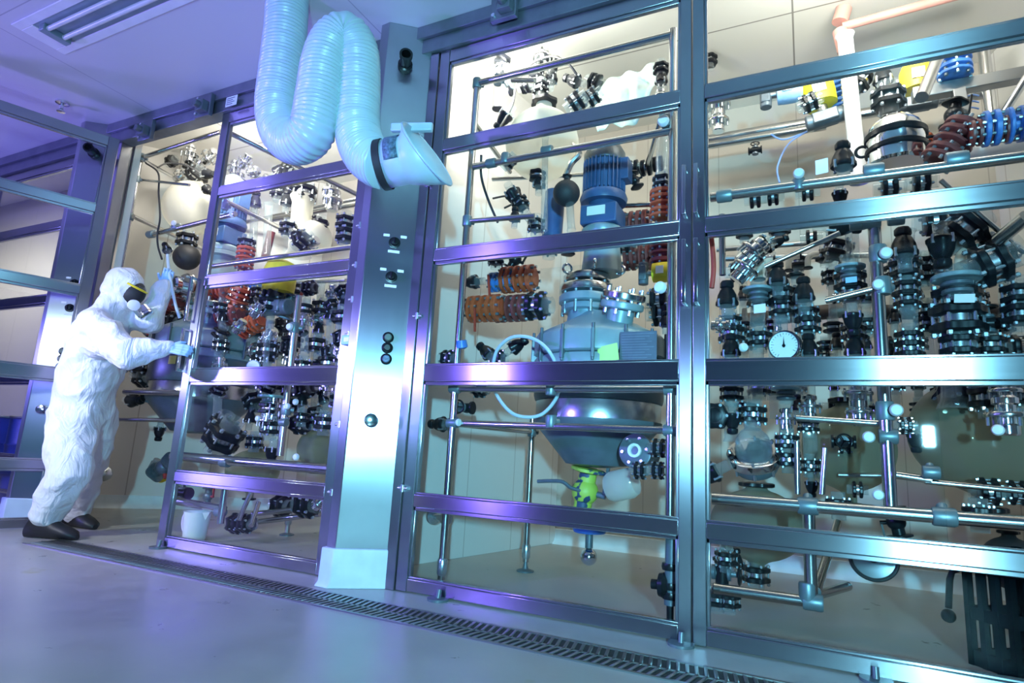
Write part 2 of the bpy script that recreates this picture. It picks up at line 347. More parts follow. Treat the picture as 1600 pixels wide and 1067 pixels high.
# ------------------------------------------------------------------ doors
RZ = [(3.105, 3.185), (2.51, 2.578), (1.815, 1.885), (1.115, 1.205), (0.437, 0.502), (0.008, 0.07)]
def leaf(name, x0, x1, wl_, wr_, label, M=None, handles=None, hinges=None, feet=None):
    r = thing(name, label, 'door', (0, 0, 0), None, 'structure')
    if M is not None: r.matrix_world = M
    for i, (z0, z1) in enumerate(RZ):
        mb = MB().box((x0 + wl_, -0.022, z0), (x1 - wr_, 0.022, z1))
        if i < 5: mb.box((x0 + wl_, -0.014, z0 - 0.02), (x1 - wr_, 0.014, z0))
        if i > 0: mb.box((x0 + wl_, -0.016, z1), (x1 - wr_, 0.016, z1 + 0.012))
        mb.build('rail', 'steel_rail', r, 0.003)
    for a, b, sgn in ((x0, x0 + wl_, 1), (x1 - wr_, x1, -1)):
        mb = MB().box((a, -0.024, 0.005), (b, 0.024, 3.19))
        e = b if sgn > 0 else a
        for k in range(5): mb.box((min(e, e + sgn * .014), -0.014, RZ[k + 1][1]), (max(e, e + sgn * .014), 0.014, RZ[k][0]))
        mb.build('stile', 'steel_stile', r, 0.003)
    for k in range(5):
        z0 = RZ[k + 1][1] + .004; z1 = RZ[k][0] - .008
        MB().box((x0 + wl_ + .002, -0.003, z0), (P(1469, 680, 0).x if (name == 'door_2' and k == 3) else x1 - wr_ - .002, 0.003, z1)).build('pane', 'pane_glass', r)
    for (hx, z0, z1) in handles or []:
        pts = [(hx, -0.024, z0), (hx, -0.085, z0), (hx, -0.085, z1), (hx, -0.024, z1)]
        MB().bar(pts[0], pts[1], .016, .016).bar((hx, -.085, z0 - .008), (hx, -.085, z1 + .008), .018, .018).bar(pts[3], pts[2], .016, .016).build('handle', 'chrome', r, 0.002)
    for hx, hz in hinges or []:
        MB().cyl((hx - .03, -0.034, hz), (hx + .03, -0.034, hz), 0.009, n=10).cyl((hx, -.034, hz - .018), (hx, -.034, hz + .018), .013, n=10).build('hinge', 'bolt_steel', r)
    for fx in feet or []:
        MB().cyl((fx, -0.05, 0.0), (fx, -0.05, 0.012), 0.055, n=20).cyl((fx, -.05, .01), (fx, -.04, .05), .012).build('floor_stop', 'enamel_dark', r)
    return r
leaf('door_1', -1.985, -0.463, 0.068, 0.055, 'steel framed glass door in front of the blue motor reactor', None,
     [(-0.487, 1.90, 2.13), (-0.487, 1.47, 1.76)], [(-1.985, 1.49), (-1.985, 0.53), (-1.985, 2.3)], [-1.70, -0.50])
leaf('door_2', -0.457, 1.02, 0.055, 0.06, 'steel framed glass door in front of the pressure gauge, cropped at right', None,
     [(-0.433, 1.90, 2.13), (-0.433, 1.47, 1.76)], None, [0.2])
leaf('door_3', -3.965, -2.475, 0.075, 0.07, 'closed steel framed glass door beside the person, left of the pillar', None,
     [(-3.94, 1.55, 1.86), (-3.94, 1.19, 1.48)], [(-2.475, 2.1), (-2.475, 1.84), (-2.475, 1.62), (-2.475, 1.40), (-2.475, .86), (-2.475, .47)], [-3.90])
Mh = Matrix.Translation((-5.20, -0.03, 0)) @ Matrix.Rotation(math.radians(-110), 4, 'Z')
leaf('door_4', 0.03, 1.45, 0.075, 0.07, 'steel framed glass door swung open toward the room at far left', Mh @ Matrix.Identity(4))
leaf('door_5', -7.3, -5.66, 0.075, 0.07, 'closed steel framed glass door of the far left booth behind the open door')
# jambs and door posts
j = MB().box((-2.055, -0.03, 0), (-1.992, 0.05, 3.19)); struct('trim_2', j, 'steel_stile', 'slim steel jamb between the pillar and the reactor door', 'door jamb', 0.004)
j = MB().box((-2.468, -0.03, 0), (-2.33, 0.07, 3.19)); struct('trim_3', j, 'steel_stile', 'steel jamb between the left glass door and the pillar', 'door jamb', 0.004)
j = MB().box((-5.30, -0.03, 0), (-5.215, 0.05, 3.19)); struct('trim_4', j, 'steel_stile', 'steel jamb holding the open glass door', 'door jamb', 0.004)
j = MB().box((1.03, -0.03, 0), (1.62, 0.05, 3.19)); struct('trim_5', j, 'steel_stile', 'steel front panel right of the reactor booth doors', 'door jamb', 0.004)
# small emergency call button on the jamb of the left door
p = P(547, 532, -0.03)
t = thing('call_button', 'pale green switch box on the jamb left of the pillar', 'switch', p)
MB().box((-.045, -.03, -.03), (.045, 0, .03)).build('housing', 'pale_blue', t, .006)
MB().box((-.02, -.036, -.014), (.02, -.029, .014)).build('rocker', 'white_plastic', t, .003)

# ------------------------------------------------------------------ control pillars
def pillar(x, label, dz, group, knob_left=True):
    # plan: narrow front face, then a broad face turned about 45 degrees to the right
    pl = [(-0.30, -0.18), (-0.235, -0.185), (-0.01, -0.005), (-0.01, 0.12), (-0.30, 0.12)]
    r = thing('control_pillar', label, 'pillar', (x, 0, 0), group)
    mb = MB(); k = len(pl)
    for z in (0.19, CZ): mb.v += [Vector((a, b, z)) for a, b in pl]
    mb.f = [tuple(range(k))[::-1], tuple(range(k, 2 * k))] + [(i, (i + 1) % k, (i + 1) % k + k, i + k) for i in range(k)]
    mb.build('casing', 'steel_pillar', r, .004)
    mb = MB(); o = [(-0.315, -0.2), (-0.225, -0.205), (0.01, -0.02), (0.01, 0.13), (-0.315, 0.13)]
    for z, g in ((0, 1.06), (0.03, 1.01), (0.2, 1.0)): mb.v += [Vector((a * g, b * g, z)) for a, b in o]
    for q in range(2): mb.f += [(i + q * k, (i + 1) % k + q * k, (i + 1) % k + (q + 1) * k, i + (q + 1) * k) for i in range(k)]
    mb.f += [tuple(range(k))[::-1], tuple(range(2 * k, 3 * k))]
    mb.build('plinth', 'plinth_white', r, .006)
    a = Vector((-0.235, -0.185, 0)); d = Vector((0.225, 0.18, 0)); nn = Vector((d.y, -d.x, 0)).normalized(); dn = d.normalized()
    def at_(s, z, off=0.0): q = a + d * s + nn * off; return Vector((q.x, q.y, z))
    def M_(s, z): return Matrix.Translation(at_(s, z)) @ Matrix(((dn.x, 0, nn.x, 0), (dn.y, 0, nn.y, 0), (0, 1, 0, 0), (0, 0, 0, 1)))
    # nozzle near the top
    MB().lathe([(.045, 0), (.045, .03), (.034, .035), (.034, .10), (.04, .105), (.04, .13), (.028, .13), (.024, .07)], at_(.42, 3.08 + dz), nn, 24, caps=False).build('nozzle', 'black_plastic', r)
    for z in (1.93, 1.72):
        kb = MB().lathe([(.034, 0), (.034, .008), (.022, .01), (.02, .04), (.015, .042)], at_(.55, z + dz), nn, 20); kb.bar(at_(.55, z - .018 + dz, .045), at_(.55, z + .018 + dz, .045), .008, .012)
        kb.build('rotary_switch', 'black_plastic', r)
        for sx_, sz, w in ((-.05, .042, .018), (.05, .042, .018), (0, -.054, .034)):
            M = M_(.55, z + dz) @ Matrix.Translation((sx_, sz, 0)); MB().box((-w, -.008, 0), (w, .008, .003), M).build('label_plate', 'paper', r)
    for z, mt in ((1.36, 'paint_olive'), (1.30, 'black_plastic'), (1.235, 'label_dark')):
        b_ = MB().lathe([(.032, 0), (.032, .014), (.026, .018)], at_(.6, z + dz), nn, 24).build('push_button', 'black_plastic', r)
        MB().lathe([(.021, .012), (.021, .026), (.016, .03)], at_(.6, z + dz), nn, 20).build('button_cap', mt, b_)
    kb = MB().lathe([(.03, 0), (.03, .006), (.012, .01), (.012, .045), (.034, .05), (.037, .062), (.03, .075), (.012, .078)], at_(.42, .885 + dz), nn, 24).build('round_knob', 'chrome', r)
    return r
pillar(-2.045, 'brushed steel control pillar with white plinth between the two booths', 0, 'angled steel control pillars')
pillar(-5.30, 'violet lit steel control pillar behind the person and the open door', 0, 'angled steel control pillars')

# ------------------------------------------------------------------ floor drain and ceiling fittings
t = thing('floor_drain', 'long slotted metal drain grating across the floor in front of the doors', 'drain', (0, 0, 0))
x0, x1 = -4.6, 1.6
MB().box((x0, -.505, 0.0), (x1, -.49, .006)).box((x0, -.285, 0.0), (x1, -.27, .006)).box((x0, -.395, 0), (x1, -.385, .005)).build('channel_frame', 'steel_dull', t)
MB().box((x0, -.49, .0005), (x1, -.285, .0015)).build('channel_bed', 'black_rubber', t)
mb = MB(); xx = x0 + .01; k = 0
while xx < x1:
    mb.add([(xx, -.49, .005), (xx + .014, -.49, .005), (xx + .034, -.39, .005), (xx + .02, -.39, .005), (xx + .014, -.285, .005), (xx, -.285, .005)],
           [(0, 1, 2, 3), (3, 2, 4, 5)]); xx += .034
so = mb.build('grating', 'steel_dull', t); sm = so.modifiers.new('s', 'SOLIDIFY'); sm.thickness = .003
# recessed lamp in the ceiling
t = thing('ceiling_lamp', 'recessed fluorescent lamp, switched off, in the ceiling at top left', 'ceiling light', (0, 0, CZ))
a0 = Vector((-4.75, -1.10)); 
x0, x1, y0, y1 = -4.53, -2.6, -1.07, -0.86
MB().box((x0 - .14, y0 - .06, -.012), (x1 + .1, y0, 0)).box((x0 - .14, y1, -.012), (x1 + .1, y1 + .06, 0)).box((x0 - .14, y0, -.012), (x0, y1, 0)).box((x1, y0, -.012), (x1 + .1, y1, 0)).build('frame', 'white_plastic', t, .004)
MB().box((x0, y0, -.006), (x1, y1, -.004)).build('reflector', 'enamel_grey', t)
for yy in (-1.02, -.925): MB().cyl((x0 + .07, yy, -.03), (x1 - .07, yy, -.03), .016).build('fluorescent_tube', 'light_tube', t)
for xx in (x0 + .04, x1 - .1): MB().box((xx, y0 + .02, -.05), (xx + .06, y1 - .02, -.006)).build('lamp_holder', 'enamel_grey', t, .004)
q = PZ(98, 160, CZ)
t = thing('sprinkler', 'small chrome sprinkler head on the ceiling at far left', 'sprinkler', q)
MB().lathe([(.05, 0), (.05, -.012), (.03, -.02), (.014, -.022), (.014, -.06)], n=20).build('base_plate', 'chrome', t)
MB().lathe([(.006, -.055), (.03, -.075), (.03, -.085), (.004, -.088)], n=16).build('deflector', 'chrome', t)

# ------------------------------------------------------------------ extraction hose and hood
pix = [(449, -1, -.60), (448, 20, -.60), (446, 50, -.60), (438, 118, -.6), (433, 168, -.605), (441, 206, -.62), (463, 222, -.66), (488, 203, -.69), (499, 150, -.69), (507, 100, -.68), (521, 66, -.65), (541, 56, -.61),
       (557, 84, -.57), (559, 140, -.56), (558, 195, -.56), (567, 232, -.57), (584, 252, -.58), (600, 258, -.585)]
path = smooth([P(*q) for q in pix], 26)
# resample evenly
rs = [path[0]]; step = 0.0045; acc = 0
for a, b in zip(path, path[1:]):
    L = (b - a).length
    while acc + L >= step:
        a = a + (b - a) * ((step - acc) / L); L = (b - a).length; rs.append(a.copy()); acc = 0
    acc += L
t = thing('extraction_hose', 'white ribbed flexible extraction hose hanging in an S loop from the ceiling', 'hose', rs[0])
mb = MB().tube(rs, .115, 40, rf=lambda i: .1185 + .0042 * math.cos(2 * PI * i * step / 0.0215)); 
for i in range(len(mb.v)): mb.v[i] = mb.v[i] - rs[0]
mb.build('ribbed_duct', 'hose_white', t, 0, 60)
c0 = P(598, 258, -.585); ad = (P(655, 246, -.53) - c0).normalized()
t2 = thing('extraction_hood', 'pale flared hood on the end of the extraction hose in front of the pillar', 'hood', c0)
def loft(rings, n=40):
    mb = MB()
    for c, nn, rx, ry in rings:
        nn = Vector(nn).normalized(); sd = nn.cross(Vector((0, 0, 1))).normalized(); up = sd.cross(nn)
        for i in range(n): a = 2 * PI * i / n; mb.v.append(Vector(c) + sd * (rx * math.cos(a)) + up * (ry * math.sin(a)))
    for k in range(len(rings) - 1): mb.f += [(k * n + i, k * n + (i + 1) % n, (k + 1) * n + (i + 1) % n, (k + 1) * n + i) for i in range(n)]
    return mb
rim = P(668, 241, -.52) - c0; rn = (ad + Vector((0.0, -0.25, 0.42))).normalized()
ho = loft([((0, 0, 0), ad, .118, .118), (ad * .11, ad, .118, .118), (ad * .13, ad, .122, .125), (rim, rn, .185, .185)]).build('flared_shell', 'hood_blue_white', t2)
sm = ho.modifiers.new('s', 'SOLIDIFY'); sm.thickness = .005; sm.offset = -1
MB().tube([rim + (Matrix.Rotation(2 * PI * i / 40, 4, rn) @ (rn.orthogonal().normalized() * .186)) for i in range(40)], .006, 8, True).build('rim_bead', 'hood_blue_white', t2)
loft([(-ad * .015, ad, .123, .123), (-ad * .012, ad, .127, .127), (ad * .022, ad, .127, .127), (ad * .025, ad, .123, .123)]).build('clamp_band', 'black_rubber', t2)
lb = MB(); n_ = 14
sdv = ad.cross(Vector((0, 0, 1))).normalized(); upv = sdv.cross(ad)
for s_ in (.045, .115):
    for i in range(n_): a = PI * (1.0 - .62 * i / (n_ - 1)) - .1; lb.v.append(ad * s_ + (sdv * math.cos(a) + upv * math.sin(a)) * .1255)
cam_side = 1 if (sdv.dot(Vector((0, -1, 0))) > 0) else -1
if cam_side > 0:
    lb.v = []
    for s_ in (.045, .115):
        for i in range(n_): a = -.35 + 1.75 * i / (n_ - 1); lb.v.append(ad * s_ + (sdv * math.cos(a) + upv * math.sin(a)) * .1255)
else:
    lb.v = []
    for s_ in (.045, .115):
        for i in range(n_): a = PI + .35 - 1.75 * i / (n_ - 1); lb.v.append(ad * s_ + (sdv * math.cos(a) + upv * math.sin(a)) * .1255)
lb.f = [(i, i + 1, n_ + i + 1, n_ + i) for i in range(n_ - 1)]
lo = lb.build('type_label', 'label_dark', t2); sm = lo.modifiers.new('s', 'SOLIDIFY'); sm.thickness = .002
h0 = P(612, 200, -.56) - c0; h1 = P(676, 199, -.5) - c0
MB().bar(h0, h1, .03, .045).build('hood_handle', 'hood_blue_white', t2, .006)
MB().torus((0, 0, .127), (1, 0, 0), .012, .004, 14, 6).box((-.02, -.012, .122), (.03, .012, .138)).build('clamp_screw', 'bolt_steel', t2)

# ------------------------------------------------------------------ the person in the white suit
per = thing('person', 'person in a white hooded coverall and respirator, leaning into the open booth', 'person', PZ(90, 838, 0))
o0 = per.location.copy()
J = {k: P(*v) - o0 for k, v in dict(
    hip=(128, 640, -.16), hipR=(114, 655, -.24), hipL=(148, 655, -.06), waist=(140, 590, -.17), chest=(158, 530, -.17), shR=(152, 500, -.33), shL=(205, 492, .02), neck=(180, 482, -.16), head=(195, 448, -.15),
    elR=(198, 553, -.34), wrR=(262, 543, -.16), hdR=(276, 545, -.13), elL=(232, 500, .05), wrL=(256, 448, .13), hdL=(263, 428, .14),
    knR=(107, 738, -.30), anR=(74, 803, -.32), knL=(130, 740, .02), anL=(120, 797, .10), toeR=(100, 836, -.26), toeL=(148, 822, .12)).items()}
body = MB()
def limb(pts, n=18):
    # densely overlapping balls along a tapered chain; a voxel remesh fuses them into one skin
    for (a, ra), (b, rb) in zip(pts, pts[1:]):
        k = max(2, int((b - a).length / .035))
        for i in range(k + 1): s_ = i / k; body.sph(a.lerp(b, s_), ra + (rb - ra) * s_, 14, 9)
fw = Vector((.82, .57, 0)); rt = Vector((.57, -.82, 0))
def blob(c, rx, ry, rz):                                  # ellipsoid aligned to the body: rx across, ry front to back
    k = len(body.v); body.sph((0, 0, 0), 1, 22, 14)
    for i in range(k, len(body.v)): q = body.v[i]; body.v[i] = c + rt * (q.x * rx) + fw * (q.y * ry) + Vector((0, 0, q.z * rz))
def ribs(pts):                                              # torso and hips: one run of closely spaced ellipsoids
    for (a, ra), (b, rb) in zip(pts, pts[1:]):
        for i in range(7): w_ = i / 7; blob(a.lerp(b, w_), ra[0] + (rb[0] - ra[0]) * w_, ra[1] + (rb[1] - ra[1]) * w_, .14)
nk = J['neck']
ribs([(nk - fw * .03 - Vector((0, 0, .05)), (.15, .11)), (J['chest'].lerp(nk, .45) - fw * .02, (.235, .15)), (J['chest'] - fw * .02, (.245, .175)), (J['waist'], (.235, .195)), (J['hip'], (.225, .195)), (J['hip'] - Vector((0, 0, .12)), (.20, .175))])
limb([(J['chest'], .12), (nk, .095), (J['head'] - Vector((0, 0, .05)), .10)])
blob(J['head'] - Vector((0, 0, .01)), .106, .128, .145); blob(J['head'] - fw * .04 + Vector((0, 0, .0)), .104, .115, .13); blob(nk - fw * .03, .14, .11, .12)
limb([(J['shR'] - Vector((0, 0, .02)), .115), (J['shR'].lerp(J['elR'], .5), .11), (J['elR'] - Vector((0, 0, .01)), .098), (J['elR'].lerp(J['wrR'], .5), .084), (J['wrR'], .058)])
limb([(J['chest'].lerp(J['shR'], .6) - Vector((0, 0, .10)), .12), (J['shR'].lerp(J['elR'], .55) - Vector((0, 0, .03)), .085)])
limb([(J['shL'], .11), (J['elL'], .105), (J['elL'].lerp(J['wrL'], .5), .088), (J['wrL'], .064)])
limb([(J['hipR'], .165), (J['hipR'].lerp(J['knR'], .5), .158), (J['knR'], .135), (J['knR'].lerp(J['anR'], .5), .122), (J['anR'], .10)])
limb([(J['hipL'], .16), (J['hipL'].lerp(J['knL'], .5), .15), (J['knL'], .128), (J['knL'].lerp(J['anL'], .5), .118), (J['anL'], .098)])
bo = body.build('coverall', 'tyvek', per, 0, 80)
md = bo.modifiers.new('fuse', 'REMESH'); md.mode = 'VOXEL'; md.voxel_size = 0.012; md.use_smooth_shade = True
md = bo.modifiers.new('soft', 'SMOOTH'); md.factor = .7; md.iterations = 16
tx = bpy.data.textures.new('drape', 'CLOUDS'); tx.noise_scale = .30; tx.noise_depth = 1
md = bo.modifiers.new('drape', 'DISPLACE'); md.texture = tx; md.strength = .05; md.mid_level = .45; md.texture_coords = 'LOCAL'
tx = bpy.data.textures.new('crease', 'MUSGRAVE'); tx.musgrave_type = 'RIDGED_MULTIFRACTAL'; tx.noise_scale = .17; tx.octaves = 2
md = bo.modifiers.new('folds', 'DISPLACE'); md.texture = tx; md.strength = .016; md.mid_level = .6; md.texture_coords = 'LOCAL'
md = bo.modifiers.new('soft2', 'SMOOTH'); md.factor = .4; md.iterations = 2
# front zip seam
zs = [J['neck'] + fw * .115 + Vector((0, 0, -.05)), J['chest'] + fw * .15, J['waist'] + fw * .185, J['hip'] + fw * .188]
# face: dark visor and mask, strap, filter canister
Hd = J['head']; fdir = (fw + Vector((0, 0, -.42))).normalized(); sd = rt
mk = MB(); 
def ell(mb, c, rx, ry, rz, f=fdir, n=20, m=12):
    u_ = f.cross(rt).normalized(); k = len(mb.v); mb.sph((0, 0, 0), 1, n, m)
    for i in range(k, len(mb.v)): q = mb.v[i]; mb.v[i] = c + rt * (q.x * rx) + f * (q.y * ry) + u_ * (q.z * rz)
    return mb
ell(mk, Hd + fdir * .055 - Vector((0, 0, .02)), .088, .10, .105).build('mask', 'black_rubber', per)
ell(MB(), Hd + fdir * .085 + Vector((0, 0, .028)), .07, .075, .05).build('visor', 'tube_glass', per)
ell(MB(), Hd + fdir * .045 + Vector((0, 0, .035)), .09, .075, .05).build('face', 'skin', per)
c1 = Hd + fdir * .15 - Vector((0, 0, .10))
MB().lathe([(.035, -.01), (.055, 0), (.055, .05), (.05, .055), (.05, .07), (.03, .075)], c1, fdir + Vector((0, 0, -.5)), 24).build('filter_canister', 'chrome', per)
MB().lathe([(.03, -.02), (.04, 0), (.04, .03), (.02, .035)], c1 + rt * .085 - fdir * .02, rt + fdir * .8, 20).build('side_filter', 'white_plastic', per)
un = fdir.cross(rt).normalized()
MB().tube(smooth([Hd + rt * .104 * math.cos(a) * .9 + fdir * (.05 + .1 * math.sin(a)) + un * (-.03) for a in [(.0 + PI * i / 8) for i in range(9)]], 4), .008, 8).build('yellow_strap', 'paint_yellow', per)
# shoes
def shoe(an, toe):
    a = Vector((an.x, an.y, 0)); d = Vector((toe.x - an.x, toe.y - an.y, 0)); d = d.normalized(); mb = MB(); s_ = Vector((-d.y, d.x, 0))
    ringz = [(-.125, .032, .09), (-.10, .046, .13), (-.04, .054, .16), (.03, .056, .15), (.09, .060, .115), (.16, .062, .09), (.215, .05, .065), (.24, .02, .04)]
    n = 16
    for (t_, w, h) in ringz:
        for i in range(n): an_ = 2 * PI * i / n; cc = math.cos(an_); ss = math.sin(an_); mb.v.append(a + d * t_ + s_ * (w * cc) + Vector((0, 0, max(0.004, h / 2 + h / 2 * ss))))
    for k in range(len(ringz) - 1): mb.f += [(k * n + i, k * n + (i + 1) % n, (k + 1) * n + (i + 1) % n, (k + 1) * n + i) for i in range(n)]
    mb.f += [tuple(range(n)), tuple(range((len(ringz) - 1) * n, len(ringz) * n))[::-1]]
    so_ = mb.build('shoe', 'shoe_black', per)
    return so_
shoe(J['anR'], J['toeR']); shoe(J['anL'], J['toeL'])
# gloved hands: palm plus five separate bent fingers fused into one skin
def hand(w, d, pn, curl, thumb_side):
    d = d.normalized(); pn = (pn - d * pn.dot(d)).normalized(); s_ = d.cross(pn) * thumb_side; mb = MB()
    def ball(c, r): mb.sph(c, r, 10, 7)
    def chain(pts, r0, r1):
        T = sum((b - a).length for a, b in zip(pts, pts[1:])); acc = 0
        for a, b in zip(pts, pts[1:]):
            L = (b - a).length; k = max(2, int(L / .006))
            for i in range(k + 1): ball(a.lerp(b, i / k), r0 + (r1 - r0) * (acc + L * i / k) / T)
            acc += L
    for x_ in (-.03, -.01, .01, .03): chain([w + s_ * x_ * .7, w + d * .085 + s_ * x_], .016, .014)
    chain([w - d * .05, w + d * .02], .034, .028)
    for i, (x_, L) in enumerate(((.033, .072), (.011, .082), (-.011, .077), (-.032, .06))):
        b0 = w + d * .088 + s_ * x_; pts = [b0]; a = .25 * curl; dd = d.copy()
        for j_, f in enumerate((.45, .32, .23)):
            dd = d * math.cos(a) + pn * math.sin(a); pts.append(pts[-1] + dd * L * f); a += (.75 + .07 * i) * curl
        chain(pts, .0105, .0085)
    tb = w + d * .03 + s_ * .034
    chain([tb, tb + (s_ * .6 + d * .75 + pn * .25).normalized() * .035, tb + (s_ * .5 + d * .75 + pn * .5).normalized() * .062], .0125, .0095)
    h_ = mb.build('gloved_hand', 'glove_blue', per, 0, 80)
    m_ = h_.modifiers.new('fuse', 'REMESH'); m_.mode = 'VOXEL'; m_.voxel_size = .0042; m_.use_smooth_shade = True
    m_ = h_.modifiers.new('soft', 'SMOOTH'); m_.factor = .5; m_.iterations = 3
hand(J['wrR'] + (J['hdR'] - J['wrR']) * .2, J['hdR'] - J['wrR'], Vector((.3, .9, -.2)), .9, 1)
hand(J['wrL'] + (J['hdL'] - J['wrL']) * .1, J['hdL'] - J['wrL'] + Vector((.01, 0, .03)), Vector((.75, -.5, .1)), 1.15, -1)
hp = [P(262, 398, .15), P(264, 420, .14), P(268, 445, .15), P(274, 475, .18), P(281, 497, .22)]
tag(MB().tube(smooth(hp, 6), .012, 10).build('sampling_tube', 'hose_white'), 'white plastic tube held in the raised gloved hand', 'tube')
# ================================================================== PROCESS EQUIPMENT
# ---- steel tube frames: every frame is one thing of tubes, clamps and feet
def frame(label, tubes, clamps=(), feet=(), caps=(), group=None, base=None):
    o = Vector(base) if base else Vector(tubes[0][0])
    t = thing('tube_frame', label, 'frame', o, group)
    for a, b, r in tubes: MB().cyl(Vector(a) - o, Vector(b) - o, r, n=18).build('steel_tube', 'steel_tube', t)
    for c, ax, r in clamps:
        c = Vector(c) - o; ax = Vector(ax).normalized(); h = r * 1.5; q = ax.orthogonal().normalized()
        MB().lathe([(r * 1.25, -h), (r * 1.38, -h * .8), (r * 1.38, h * .8), (r * 1.25, h)], c, ax, 18).cyl(c, c + q * r * 2.1, r * .75, n=12).build('tube_clamp', 'clamp_grey', t)
    for c, ax, r in caps:
        c = Vector(c) - o; ax = Vector(ax).normalized()
        MB().lathe([(r, 0), (r * 1.05, r * .5), (r * .8, r * .9), (r * .2, r)], c, ax, 16).build('end_cap', 'white_plastic', t)
    for c, r in feet:
        c = Vector(c) - o; z = c.z
        MB().lathe([(r * 2.6, 0), (r * 2.6, .008), (r * .9, .02), (r * .5, .05), (r * .5, .09)], c, n=20).build('foot', 'enamel_dark', t)
        MB().lathe([(r * 1.0, .08), (r * 1.25, .09), (r * 1.25, .16), (r * 1.0, .17)], c, n=18).build('leveling_collar', 'bolt_steel', t)
    return t
TR = .021
def V(u, v, y): return P(u, v, y)
# reactor bay frame
yF, yB = .13, .95
xL = V(700, 760, yF).x; xR = V(1047, 760, yF).x; xLb = V(826, 780, yB).x
zt = 3.05; zA = V(705, 607, yF).z; zB = V(705, 661, yF).z
frame('steel tube frame carrying the blue motor reactor behind the glass door',
      [((xL, yF, .06), (xL, yF, zt), TR), ((xR, yF, .25), (xR, yF, zt), TR), ((xLb, yB, .06), (xLb, yB, 1.0), TR),
       ((xL, yF, zA), (xR, yF, zA), TR * .9), ((xL, yF, zB), (xR, yF, zB), TR * .9), ((xL, yF, zB), (xLb, yB, zB), TR * .9),
       ((xL, yF, zt - .03), (xR, yF, zt - .03), TR), ((xL + .02, yF, V(760, 257, yF).z), (xR, yF, V(760, 257, yF).z), TR), ((xL, yF, V(735, 345, yF).z), (xL + .42, yF + .05, V(735, 345, yF).z), TR * .75),
       ((xL, yF, 2.75), (V(785, 125, .6).x, .8, 2.75), TR * .8), (V(800, 125, .3), V(836, 126, .3), .018), (V(1035, 180, .2), V(1010, 262, .9), TR * .8),
       (V(770, 280, .9), V(920, 272, .9), TR * .8), (V(965, 322, .9), V(1045, 318, .9), TR * .8)],
      [((xL, yF, zA), (1, 0, 0), TR), ((xL, yF, zB), (1, 0, 0), TR), ((xR, yF, zA), (1, 0, 0), TR), ((xR, yF, zB), (1, 0, 0), TR), ((xL, yF, zt - .03), (0, 0, 1), TR),
       (V(755, 600, yF), (1, 0, 0), TR), (V(861, 608, yF), (0, 0, 1), TR), (V(861, 658, yF), (0, 0, 1), TR), ((xLb, yB, zB), (0, 0, 1), TR),
       (V(768, 255, yF), (1, 0, 0), TR), (V(855, 235, yF), (1, 0, 0), TR), (V(790, 248, yF), (0, 0, 1), TR), ((xL, yF, V(735, 345, yF).z), (0, 0, 1), TR), (V(778, 125, .3), (0, 0, 1), TR), (V(1042, 190, .13), (0, 0, 1), TR)],
      [((xL, yF, 0), .022), ((xLb, yB, 0), .022)], [(V(1037, 190, .11), (0, -1, 0), .03), (V(1033, 450, .11), (-.3, -1, 0), .03), (V(668 + 50, 660, .1), (-1, 0, 0), .02)], base=(xL, yF, 0))
